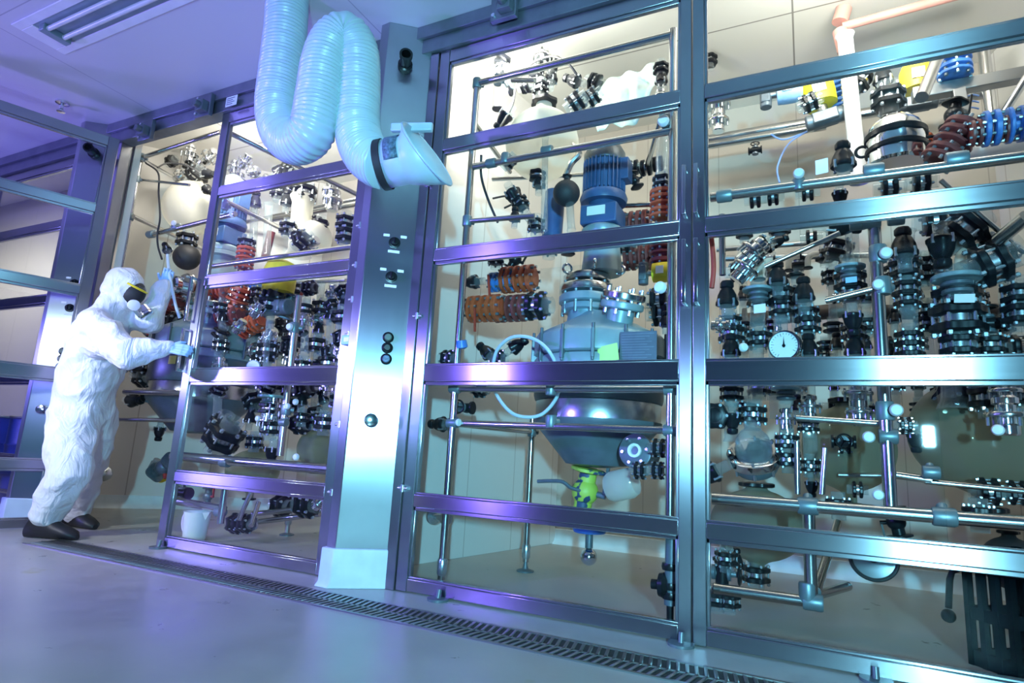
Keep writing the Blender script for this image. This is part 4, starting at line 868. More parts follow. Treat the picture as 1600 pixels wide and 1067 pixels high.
# left of the reactor lid
mid = [('c', 775, 405, .5, 26, 'z', 'hanging at upper left of the orange joints'), ('b', 745, 440, .4, 34, -90, 'pointing left beside the upper orange joint'), ('u', 786, 440, .6, 34, 'x', 'left of the upper orange joint'), ('o', 812, 436, .6, 46, 'x', 'left of the reactor neck, upper one'),
 ('o', 760, 482, .5, 46, 'x', 'left of the reactor neck, lower one'), ('m', 800, 482, .6, 46, 'x', 'right of the lower orange joint'), ('v', 805, 405, .7, 34, 30, 'above the upper orange joint'), ('c', 838, 478, .6, 44, 'x', 'against the reactor at the end of the maroon joint'),
 ('c', 700, 560, .12, 26, 'x', 'at the left door edge beside the white hose'), ('b', 765, 555, .3, 34, -50, 'beside the white hose loop, left one'), ('b', 800, 545, .5, 36, 60, 'behind the white hose loop'), ('c', 778, 560, .35, 26, 'x', 'inside the white hose loop'),
 ('w', 725, 637, .3, 36, 'y', 'behind the corner clamp at lower left of the reactor frame'), ('b', 695, 663, .2, 36, -90, 'at the far left end of the lower frame tube'), ('c', 750, 608, .3, 26, 'x', 'behind the frame tube under the middle door bar'),
 ('m', 1035, 395, .9, 44, 'z', 'right of the reactor neck'), ('m', 1005, 400, 1.1, 46, 'x', 'behind the reactor neck at right'), ('y', 1040, 425, .8, 40, 90, 'at the right edge of the reactor door pane'), ('c', 1030, 470, .7, 40, 'x', 'right of the reactor side nozzle, upper one'), ('c', 1033, 490, .7, 38, 'x', 'right of the reactor side nozzle, lower one'),
 ('b', 1040, 510, .6, 30, 'z', 'small one at the right of the reactor lid'), ('c', 975, 380, 1.0, 30, 'x', 'behind the drive lantern of the reactor'), ('c', 858, 385, .8, 32, 'z', 'behind the eyes at the left of the reactor neck'), ('v', 888, 385, .5, 28, 'z', 'standing between the eyes on the reactor neck')]
for a in mid: put(*a)
single('red_rod', MB().bar(P(763, 430, .45), P(765, 462, .45), .012, .012), 'paint_red', 'short red lever above the lower orange joint', 'lever')
single('red_rod', MB().bar(P(742, 483, .42), P(742, 518, .42), .012, .012), 'paint_red', 'short red lever below the lower orange joint', 'lever')
single('shielding_panel', MB().box(tuple(P(838, 560, .55)), tuple(P(842, 420, .55) + Vector((.34, .004, 0)))), 'pane_glass', 'clear plastic splash panel in front of the left side of the reactor lid', 'panel')
cable([(770, 570, .25), (778, 545, .22), (800, 527, .2), (830, 528, .2), (855, 545, .2), (870, 575, .25), (872, 615, .3), (845, 648, .3), (805, 648, .25), (778, 620, .22), (770, 590, .25), (771, 565, .28)], .010, 'hose_white', 'white plastic hose coiled left of the reactor lid', 'plastic_hose', 'hose')
single('blue_cap', MB().lathe([(.02, 0), (.035, .01), (.03, .05)], P(722, 545, .14), (0, -.3, 1), 16), 'paint_bright_blue', 'small bright blue cap on the left frame tube', 'cap')
# standpipe at the right door edge
t = thing('drain_standpipe', 'dark drain standpipe with side valve near the door gap', 'pipe', P(1046, 900, .10)); o = t.location
MB().cyl(P(1050, 830, .1) - o, P(1047, 945, .1) - o, .028).build('pipe_barrel', 'enamel_dark', t)
MB().cyl(P(1047, 945, .1) - o, P(1047, 970, .1) - o, .016).build('outlet', 'black_plastic', t)
for v in (885, 915, 930): MB().lathe([(.038, -.015), (.042, 0), (.038, .015)], P(1048, v, .1) - o, (0, 0, 1), 18).build('collar', 'black_plastic', t)
MB().cyl(P(1045, 915, .09) - o, P(1018, 912, .09) - o, .022).lathe([(.05, 0), (.055, .02), (.03, .04)], P(1030, 913, .09) - o, (1, 0, 0), 20).build('side_valve', 'black_plastic', t)
single('wall_spigot', MB().lathe([(.05, 0), (.05, .02), (.02, .03), (.02, .12), (.035, .13), (.035, .17)], P(676, 806, .55), (.9, -.4, 0), 20), 'bolt_steel', 'grey wall spigot behind the left tube of the reactor frame', 'spigot')
single('wall_spigot', MB().lathe([(.07, 0), (.07, .02), (.045, .05), (.03, .06), (.03, .16), (.04, .17), (.04, .24)], P(163, 740, .75), (.7, -.7, 0), 22), 'bolt_steel', 'round steel wall spigot behind the legs of the person', 'spigot')
# ================================================================== RIGHT BAY: glass columns around the gauge
gtube(1320, 55, 1343, 285, 1.2, 11, 'white vertical pipe hanging from the ceiling beside the yellow actuator', mat='white_plastic')
single('ceiling_pipe', MB().cyl(P(1316, 42, 1.3), P(1500, -8, 1.3), .028).lathe([(.05, 0), (.05, .1)], P(1312, 35, 1.3), (.3, 0, 1), 16).cyl(P(1312, 48, 1.3), P(1320, 80, 1.3), .045), 'pale_pink_pipe', 'pink red pipe running along the booth ceiling', 'pipe')
single('process_pipe', MB().cyl(P(1150, 502, 1.5), P(1322, 484, 1.5), .05).cyl(P(1160, 498, 1.5), P(1166, 498, 1.5), .075), 'dark_brown_pipe', 'thick brown pipe running behind the glass columns', 'pipe')
single('process_pipe', MB().cyl(P(1130, 404, 1.3), P(1370, 398, 1.3), .02), 'steel_dull', 'thin steel pipe behind the tops of the glass columns', 'pipe')
single('process_pipe', MB().cyl(P(1120, 390, 1.5), P(1330, 375, 1.5), .018), 'steel_dull', 'thinner upper steel pipe behind the slanting rod', 'pipe')
single('process_pipe', MB().cyl(P(1500, 245, 1.4), P(1610, 218, 1.4), .06), 'white_plastic', 'thick white pipe under the blue joint at far right', 'pipe')
single('process_pipe', MB().cyl(P(1370, 488, 1.3), P(1600, 486, 1.3), .045), 'dark_brown_pipe', 'brown pipe running behind the big glass flanges at far right', 'pipe')
gpipes = [(1137, 478, 1143, 690, .6, 10, 'glass riser pipe nearest the door gap'), (1187, 400, 1178, 660, .6, 11, 'glass riser pipe left of the pressure gauge'), (1216, 440, 1232, 730, .62, 10, 'glass riser pipe behind the pressure gauge'),
 (1257, 460, 1268, 745, .6, 10, 'glass riser pipe right of the pressure gauge'), (1327, 400, 1342, 640, .7, 12, 'glass riser pipe left of the thick steel upright'), (1416, 360, 1424, 560, .7, 11, 'glass riser pipe right of the thick steel upright'),
 (1443, 395, 1450, 560, .9, 9, 'thin glass riser pipe left of the big grey disc'), (1494, 420, 1500, 640, .7, 24, 'wide glass riser pipe below the big grey disc'), (1322, 320, 1330, 420, .7, 5, 'thin glass pipe above the white tag stack'), (1335, 320, 1338, 420, .75, 5, 'second thin glass pipe above the stack left of the steel upright'),
 (1543, 500, 1546, 560, .8, 10, 'short glass pipe under the small valve at far right'), (1575, 560, 1574, 640, .6, 12, 'glass pipe into the steel coupling at far right')]
for a in gpipes: gtube(*a[:6], a[6])
gauge_lab = 'round white pressure gauge facing the room, just above the middle door bar'
q = P(1225, 540, .42); m = mpp(q)
t = thing('pressure_gauge', gauge_lab, 'gauge', q, None, None, axq((-.25, -.95, -.02)))
MB().lathe([(20 * m, -16 * m), (24 * m, -12 * m), (24.5 * m, 0), (23 * m, 3 * m), (21.5 * m, 3 * m), (21.3 * m, 0)], n=44).build('case', 'chrome', t)
MB().lathe([(21.2 * m, -.5 * m), (21.2 * m, .6 * m)], n=44).build('dial', 'white_plastic', t)
mb = MB()
for k in range(21):
    a = math.radians(-45 + 270 * k / 20); L0 = 15 if k % 5 == 0 else 17.5
    mb.bar((L0 * m * math.cos(a), L0 * m * math.sin(a), .8 * m), (20 * m * math.cos(a), 20 * m * math.sin(a), .8 * m), .6 * m, .3 * m)
mb.build('scale_marks', 'black_plastic', t)
bpy.context.view_layer.update()
upv_ = t.matrix_world.to_3x3().inverted() @ Vector((0, 0, 1)); upv_.z = 0; upv_.normalize(); sdv_ = Vector((upv_.y, -upv_.x, 0))
MB().add([upv_ * 16 * m + Vector((0, 0, 1.3 * m)), sdv_ * 1.6 * m - upv_ * 3 * m + Vector((0, 0, 1.3 * m)), -sdv_ * 1.6 * m - upv_ * 3 * m + Vector((0, 0, 1.3 * m))], [(0, 1, 2)]).lathe([(2.5 * m, .8 * m), (2.5 * m, 2 * m)], n=14).build('pointer', 'black_plastic', t)
cp_ = 'on the riser nearest the door gap'; lg = 'on the riser left of the gauge'; bg_ = 'on the riser behind the gauge'; rg = 'on the riser right of the gauge'; ls = 'on riser left of the steel upright'; rs_ = 'on the riser right of the steel upright'; bd = 'on the wide riser below the big disc'
right = [('b', 1136, 478, .5, 50, 'z', 'topmost ' + cp_), ('c', 1141, 505, .6, 34, 'z', 'first from the top ' + cp_), ('c', 1143, 522, .6, 38, 'z', 'second from the top ' + cp_), ('b', 1142, 556, .5, 44, 'z', 'just above the middle door bar ' + cp_), ('c', 1143, 615, .55, 34, 'z', 'below the middle door bar ' + cp_), ('b', 1144, 646, .5, 40, 'nz', 'hanging upside down ' + cp_), ('k', 1126, 508, .4, 26, 'x', 'sideways near the door gap'),
 ('e', 1186, 423, .6, 28, 'z', 'over the grey disc left of the gauge'), ('d', 1184, 455, .55, 44, 'z', 'above the white tag ' + lg), ('c', 1184, 468, .6, 32, 'z', 'just under the grey disc ' + lg), ('c', 1187, 530, .6, 36, 'z', 'above the middle door bar ' + lg), ('c', 1176, 648, .55, 40, 'z', 'above the bright flange ring ' + lg), ('c', 1186, 605, .7, 34, 'z', 'just under the middle door bar ' + lg),
 ('b', 1215, 444, .5, 46, 'z', 'topmost ' + bg_), ('c', 1222, 462, .6, 40, 'z', 'first from the top ' + bg_), ('c', 1222, 482, .6, 38, 'z', 'second from the top ' + bg_), ('d', 1228, 610, .5, 42, 'z', 'below the gauge and the middle door bar'), ('k', 1228, 655, .5, 30, 'z', 'in the middle ' + bg_), ('c', 1230, 690, .5, 34, 'z', 'third from the top ' + bg_), ('c', 1232, 718, .5, 34, 'z', 'lowest ' + bg_),
 ('b', 1256, 470, .45, 48, 'z', 'topmost ' + rg), ('c', 1261, 492, .55, 34, 'z', 'first from the top ' + rg), ('c', 1262, 508, .55, 36, 'z', 'second from the top ' + rg), ('b', 1264, 556, .5, 44, 'z', 'just above the middle door bar ' + rg), ('k', 1265, 636, .55, 34, 'z', 'below the middle door bar ' + rg), ('c', 1263, 665, .55, 30, 'z', 'just under the crossing rod ' + rg), ('c', 1266, 728, .55, 30, 'z', 'between the two short rods ' + rg), ('b', 1268, 752, .55, 30, 'nz', 'lowest, upside down ' + rg),
 ('d', 1328, 420, .55, 42, 'z', 'stacked left of the thick steel upright'), ('c', 1328, 440, .6, 44, 'z', 'under the grey disc ' + ls), ('c', 1329, 458, .6, 38, 'z', 'second under the disc ' + ls), ('b', 1332, 490, .5, 44, 'nz', 'upside down ' + ls), ('c', 1334, 520, .6, 36, 'z', 'above the black valve ' + ls), ('b', 1336, 555, .55, 46, 'z', 'just over the middle bar ' + ls), ('k', 1340, 615, .5, 42, 'z', 'upper one under the middle bar ' + ls), ('k', 1342, 645, .5, 38, 'z', 'lower one below the middle bar ' + ls), ('b', 1308, 545, .8, 32, 'z', 'small one between the gauge riser and the steel upright'), ('s', 1290, 540, 1.0, 24, 'z', 'small one low between the gauge riser and the stack'), ('s', 1288, 560, 1.0, 26, 'x', 'lowest small one beside the gauge riser'),
 ('b', 1413, 400, .6, 58, 'z', 'large one right of the thick steel upright'), ('c', 1415, 420, .7, 44, 'z', 'under the large bell valve ' + rs_), ('c', 1416, 452, .7, 38, 'z', 'third from the top ' + rs_), ('c', 1417, 468, .7, 36, 'z', 'fourth from the top ' + rs_), ('c', 1420, 530, .7, 38, 'z', 'lower pair, upper one ' + rs_), ('c', 1421, 546, .7, 40, 'z', 'lower pair, lower one ' + rs_),
 ('c', 1442, 414, .9, 34, 'z', 'first from the top on the thin riser left of the big disc'), ('c', 1443, 430, .9, 36, 'z', 'second from the top on the thin riser left of the big disc'), ('c', 1447, 486, .9, 32, 'z', 'third from the top on the thin riser left of the big disc'), ('c', 1449, 506, .9, 34, 'z', 'lowest on the thin riser left of the big disc'), ('s', 1470, 425, .9, 30, 'z', 'between the thin riser and the big grey disc'),
 ('e', 1500, 410, .7, 40, 'z', 'over the big grey disc at right'), ('d', 1495, 438, .6, 66, 'z', 'big one at the right of the door pane'), ('c', 1496, 470, .65, 64, 'z', 'wide, behind the white tag ' + bd), ('c', 1497, 500, .65, 72, 'z', 'widest one ' + bd), ('c', 1498, 540, .65, 50, 'z', 'above the middle door bar ' + bd), ('w', 1543, 505, .7, 50, 'z', 'right of the wide riser at far right'), ('c', 1546, 540, .75, 44, 'z', 'under the handwheel valve at far right'),
 ('c', 1592, 460, .6, 46, 'z', 'at the right picture edge, upper one'), ('c', 1594, 492, .6, 48, 'z', 'at the right picture edge, middle one'), ('c', 1596, 545, .8, 44, 'x', 'at the right picture edge, lower one'), ('c', 1548, 412, .6, 66, 70, 'large tilted one under the slanting tube at right'), ('c', 1560, 392, .7, 48, 60, 'tilted one beside the slanting tube at right'),
 ('b', 1470, 372, .55, 60, 'nz', 'large one hanging under the upper door bar at right'), ('c', 1505, 362, .7, 64, 50, 'big tilted one under the upper door bar at right'), ('c', 1460, 345, .8, 46, 'x', 'tucked under the upper door bar left of the tilted one'), ('b', 1296, 352, .7, 56, 100, 'large one lying under the upper door bar above the slanting rod'), ('s', 1218, 358, .9, 30, 'z', 'hanging under the upper door bar near the slanting rod'), ('s', 1163, 365, .9, 24, 'z', 'hanging under the upper door bar near the door gap'),
 ('k', 1175, 395, .5, 44, 50, 'slanting, upper one left of the slanting rod'), ('k', 1165, 420, .5, 42, 40, 'slanting, lower one left of the slanting rod'), ('c', 1190, 385, .7, 32, 60, 'beside the slanting steel couplings'), ('b', 1207, 380, .8, 30, 70, 'right of the slanting steel couplings'), ('c', 1152, 425, .6, 30, 'x', 'left of the slanting steel couplings'), ('s', 1247, 410, 1.1, 26, 'z', 'on the pipe behind the right gauge riser'), ('s', 1268, 372, 1.1, 26, 'x', 'on the pipe above the slanting rod'), ('c', 1308, 390, .9, 42, 20, 'behind the end of the slanting rod'), ('s', 1290, 400, 1.1, 28, 'z', 'below the end of the slanting rod'), ('e', 1262, 408, 1.0, 22, 'z', 'over the right gauge riser'), ('e', 1232, 412, 1.0, 22, 'z', 'over the riser behind the gauge'),
 ('w', 1180, 235, 1.2, 22, 'z', 'on a short arm near the door gap, upper right pane'), ('k', 1122, 165, 1.5, 36, 'z', 'shiny one at the left edge of the upper right pane, upper'), ('k', 1122, 190, 1.5, 32, 'z', 'shiny one at the left edge of the upper right pane, lower'), ('s', 1110, 60, 1.5, 26, 'x', 'at the top left corner of the right door'), ('s', 1108, 95, 1.5, 24, 'z', 'below the top left corner of the right door'),
 ('p', 1238, 143, 1.2, 44, 90, 'left of the yellow actuator at upper right'), ('y', 1277, 140, 1.3, 60, -10, 'large one left of the white hanging pipe'), ('u', 1315, 150, 1.4, 40, 'z', 'behind the white hanging pipe'), ('c', 1265, 160, 1.0, 30, 70, 'in front of the left yellow actuator'), ('b', 1380, 130, 1.0, 44, 'z', 'upper one above the large foil wrapped pot'), ('c', 1388, 155, .9, 46, 'z', 'just above the large foil wrapped pot'), ('y', 1431, 118, 1.2, 56, 'z', 'second one beside the square beam'), ('u', 1490, 92, .95, 50, 'z', 'standing on the square beam at upper right'),
 ('m', 1490, 222, .6, 60, 35, 'large one below the square beam drop leg'), ('m', 1520, 205, .6, 36, 75, 'linking to the blue joint at far right'), ('m', 1548, 205, .5, 44, 'x', 'beside the blue joint at far right'), ('u', 1580, 196, .5, 60, 'x', 'at the far right above the long steel tube'), ('o', 1440, 230, .9, 34, 'z', 'small one right of the foil wrapped pot'), ('b', 1318, 262, .3, 54, 'z', 'standing on the long steel tube'), ('p', 1345, 100, 1.5, 30, 'z', 'high beside the white hanging pipe'), ('c', 1345, 125, 1.3, 36, 40, 'beside the top of the white hanging pipe'), ('v', 1490, 180, .9, 44, 10, 'behind the square beam drop leg'),
 ('s', 1180, 312, .5, 26, 'x', 'under the long steel tube, first from the door gap'), ('s', 1208, 308, .5, 26, 'x', 'under the long steel tube, second from the door gap'), ('s', 1262, 300, .5, 28, 'x', 'under the long steel tube, third from the door gap'), ('b', 1312, 300, .5, 34, 'nz', 'hanging under the long steel tube'), ('c', 1390, 295, .5, 36, 'x', 'under the long steel tube below the pot'), ('c', 1440, 285, .5, 36, 'x', 'under the long steel tube right of the pot'),
 ('c', 1118, 650, .5, 40, 'y', 'at the left edge of the lower right pane'), ('b', 1120, 735, .5, 50, -120, 'low at the left edge of the lower right pane'), ('w', 1318, 690, .7, 38, 'y', 'right of the short rods in the lower pane'), ('b', 1430, 678, .5, 36, 'nz', 'pointing down right of the thick steel upright'), ('c', 1415, 665, .5, 26, 'x', 'beside the downward valve right of the steel upright'), ('c', 1516, 605, .7, 56, 'x', 'large one below the middle door bar at right'), ('c', 1545, 622, .6, 52, 'z', 'left of the big steel coupling at far right'), ('c', 1485, 625, .9, 50, 'y', 'behind the bright reflection in the lower right pane'), ('k', 1572, 650, .45, 56, 'z', 'big one at the far right above the large vessel'), ('k', 1570, 612, .5, 44, 'z', 'on top of the big one at the far right'), ('c', 1598, 620, .6, 40, 'z', 'at the right edge beside the big steel coupling'),
 ('c', 1135, 872, .3, 34, 'z', 'low behind the door post, upper one'), ('w', 1128, 895, .35, 50, 'x', 'low behind the door post above the floor tube'), ('b', 1150, 885, .4, 34, 'z', 'right of the handwheel valve above the floor tube'), ('c', 1120, 935, .3, 34, 'z', 'below the floor tube, first from the door post'), ('c', 1140, 938, .3, 32, 'z', 'below the floor tube, second from the door post'), ('c', 1320, 700, .9, 26, 'x', 'in front of the pale round vessel'), ('c', 1545, 768, .7, 40, 'x', 'beneath the large olive vessel, left one'), ('c', 1590, 770, .7, 36, 'x', 'beneath the large olive vessel, right one'), ('c', 1530, 805, .45, 42, 'z', 'under the lower steel tube at far right'), ('c', 1310, 790, .45, 34, 'z', 'under the lower steel tube at left'), ('s', 1340, 765, .6, 24, 'x', 'on the lower steel tube left of the upright foot'), ('v', 1400, 815, .5, 46, 170, 'with a bent handle below the lower steel tube')]
BAY = 'behind the right door'
for a in right: put(*a)
bgc = [1160, 1205, 1242, 1300, 1352, 1396, 1432, 1466, 1526, 1566]
ORD = ['first', 'second', 'third', 'fourth', 'fifth', 'sixth', 'seventh', 'eighth', 'ninth', 'tenth', 'eleventh', 'twelfth']
for i, u in enumerate(bgc):
    gtube(u, 395, u + 4, 655, 1.25, 6, '%s thin background riser from the left behind the right door' % ORD[i])
    for r, v in enumerate((428, 468, 508, 540, 606, 640)):
        if (i * 3 + r * 5) % 4 == 0: continue
        put('cbs'[(i + r) % 3], u + (v - 395) * .015, v + (i * 7 + r * 5) % 11 - 5, 1.2, 24 + (i * 5 + r * 3) % 9, 'z' if (i + r) % 4 else 'x', '%s from the top on the %s background riser, right door' % (ORD[r], ORD[i]))
card(1187, 482, .5, 18, 14, 'paper', 'small white paper tag on the riser left of the gauge'); card(1507, 466, .5, 26, 14, 'paper', 'white paper tag on the wide riser below the big grey disc', rot=6); card(1330, 437, .5, 16, 9, 'pale_blue', 'pale tag on the stack left of the steel upright')
card(1284, 260, 1.1, 18, 24, 'pale_blue', 'pale blue card behind the long steel tube')
cable([(1205, 210, 1.5), (1225, 218, 1.5), (1262, 205, 1.5)], .006, 'cable_blue', 'thin blue cable, upper branch above the blue card')
cable([(1262, 205, 1.5), (1232, 225, 1.5), (1215, 260, 1.45), (1218, 285, 1.4)], .006, 'cable_blue', 'thin blue cable hanging left of the blue card')
for i, v in enumerate((150, 158, 166)): cable([(1507, v + 2, 1.2), (1520, v - 2 + i * 2, 1.2), (1530, v + 2 * i, 1.2)], .005, 'cable_blue', 'short thin blue wire right of the drop leg, ' + ('upper', 'middle', 'lower')[i] + ' one')
cable([(1110, 360, .2), (1113, 385, .2), (1115, 420, .2), (1112, 450, .2)], .012, 'paint_red', 'thin red hose at the left edge of the right door pane', 'red_hose', 'hose')
cable([(1572, 420, 1.5), (1568, 360, 1.5), (1575, 430, 1.4), (1600, 447, 1.3)], .008, 'cable_black', 'thin dark cable at far right below the slanting tube')
# foil wrapped pot
q = P(1400, 228, .75); m = mpp(q); t = thing('glass_pot', 'large foil wrapped glass pot with black bands behind the upper right pane', 'pot', q)
MB().lathe([(36 * m, -34 * m), (40 * m, -30 * m), (40 * m, -8 * m), (42 * m, 0), (40 * m, 14 * m), (36 * m, 30 * m), (22 * m, 46 * m), (12 * m, 50 * m)], n=26, lobes=9, amp=.03).build('foil_shell', 'chrome', t)
for a, b in ((8, 20), (-14, -4)): MB().lathe([(41 * m, a * m), (43 * m, (a + 2) * m), (43 * m, (b - 2) * m), (41 * m, b * m)], n=36).build('band', 'black_plastic', t)
for sgn in (-1, 1): MB().torus((sgn * 46 * m, 0, -2 * m), (0, 1, 0), 9 * m, 2.5 * m, 16, 6).build('side_handle', 'black_plastic', t)
# flask with a bright flange ring
q = P(1177, 700, .5); m = mpp(q); t = thing('ring_flask', 'glass flask with a bright tilted steel flange ring in the lower right pane', 'flask', q, None, None, axq((-.05, -.60, .80)))
MB().lathe([(40 * m, -22 * m), (41 * m, -19 * m), (41 * m, -8 * m), (36 * m, -6 * m), (27 * m, -6 * m)], n=44).build('flange_ring', 'chrome', t)
MB().lathe([(26 * m, -10 * m), (27 * m, 0), (25 * m, 16 * m), (17 * m, 28 * m), (9 * m, 34 * m), (9 * m, 48 * m)], n=36, caps=False).build('glass_dome', 'tube_glass', t)
MB().lathe([(14 * m, -44 * m), (32 * m, -38 * m), (38 * m, -24 * m), (38 * m, -20 * m)], n=36).build('lower_bowl', 'enamel_dark', t)
for k in range(8): a = 2 * PI * k / 8; MB().cyl((37 * m * math.cos(a), 37 * m * math.sin(a), -34 * m), (37 * m * math.cos(a), 37 * m * math.sin(a), -3 * m), 2.2 * m, n=8).build('bolt', 'bolt_steel', t)
# big receivers
flask(1183, 820, .95, 70, 'olive_glass', 'large olive round vessel behind the lower tube near the door gap', 1.05, .78, bottom=.16)
flask(1325, 700, 1.1, 66, 'olive_glass', 'large pale round vessel left of the thick steel upright, lower pane', 1.05, 1.0, bottom=.25)
flask(1535, 680, 1.0, 100, 'olive_glass', 'largest olive round vessel at the right edge of the lower pane', 1.05, .9, bottom=.2)
put('c', 1181, 897, .95, 40, 'z', 'under the olive vessel near the door gap')
for (u0, v0, u1, v1, lab) in ((1310, 742, 1378, 743, 'thin steel ring rod under the pale vessel'),):
    single('retaining_rod', MB().cyl(P(u0, v0, .9), P(u1, v1, .9), .012), 'steel_dull', lab, 'rod')
q = P(1365, 872, .8); m = mpp(q); t = thing('round_hatch', 'round black rimmed cover low behind the fourth door bar', 'cover', q, None, None, axq((-.1, -1, .1)))
MB().lathe([(30 * m, 0), (30 * m, 3 * m), (10 * m, 5 * m)], n=40).build('disc', 'steel_band', t); MB().torus((0, 0, 2 * m), (0, 0, 1), 32 * m, 3.2 * m, 44, 8).build('rim', 'black_rubber', t); MB().lathe([(7 * m, 3 * m), (7 * m, 8 * m)], n=20).build('hub', 'black_plastic', t)
single('hook_rod', MB().tube([P(1512, 884, .7), P(1488, 892, .7), P(1484, 905, .7), P(1482, 950, .7)], .014, 10).sph(P(1482, 962, .7), .03), 'black_plastic', 'black bent hook rod left of the black crate', 'hook')
# black crate standing on the floor
a = PZ(1592, 1064, 0); b_ = PZ(1522, 1038, 0); dl = (b_ - a); t = thing('plastic_crate', 'black slotted plastic crate on the booth floor at lower right', 'crate', a, None, None, Quaternion((0, 0, 1), math.atan2(dl.y, dl.x) - PI / 2))
w, d, h = .40, dl.length, .47
for s0, s1, nm in (((0, 0), (w, 0), 'side_wall'), ((0, d), (w, d), 'side_wall'), ((0, 0), (0, d), 'side_wall'), ((w, 0), (w, d), 'side_wall')):
    mb = MB(); p0 = Vector((*s0, 0)); p1 = Vector((*s1, 0)); dd = p1 - p0
    for z, hh in ((.02, .06), (.20, .05), (.39, .09)): mb.bar(p0 + Vector((0, 0, z + hh / 2 - .02)), p1 + Vector((0, 0, z + hh / 2 - .02)), *((.018, hh) if abs(dd.x) > 0 else (.018, hh)))
    for k in range(4): q = p0 + dd * (k / 3); mb.bar(q, q + Vector((0, 0, h)), .03, .022)
    mb.build(nm, 'crate_black', t)
MB().box((0, 0, 0.002), (w, d, .02)).build('bottom', 'crate_black', t)
flask(1580, 880, .8, 40, 'black_rubber', 'dark round vessel above the black crate', 1.1)
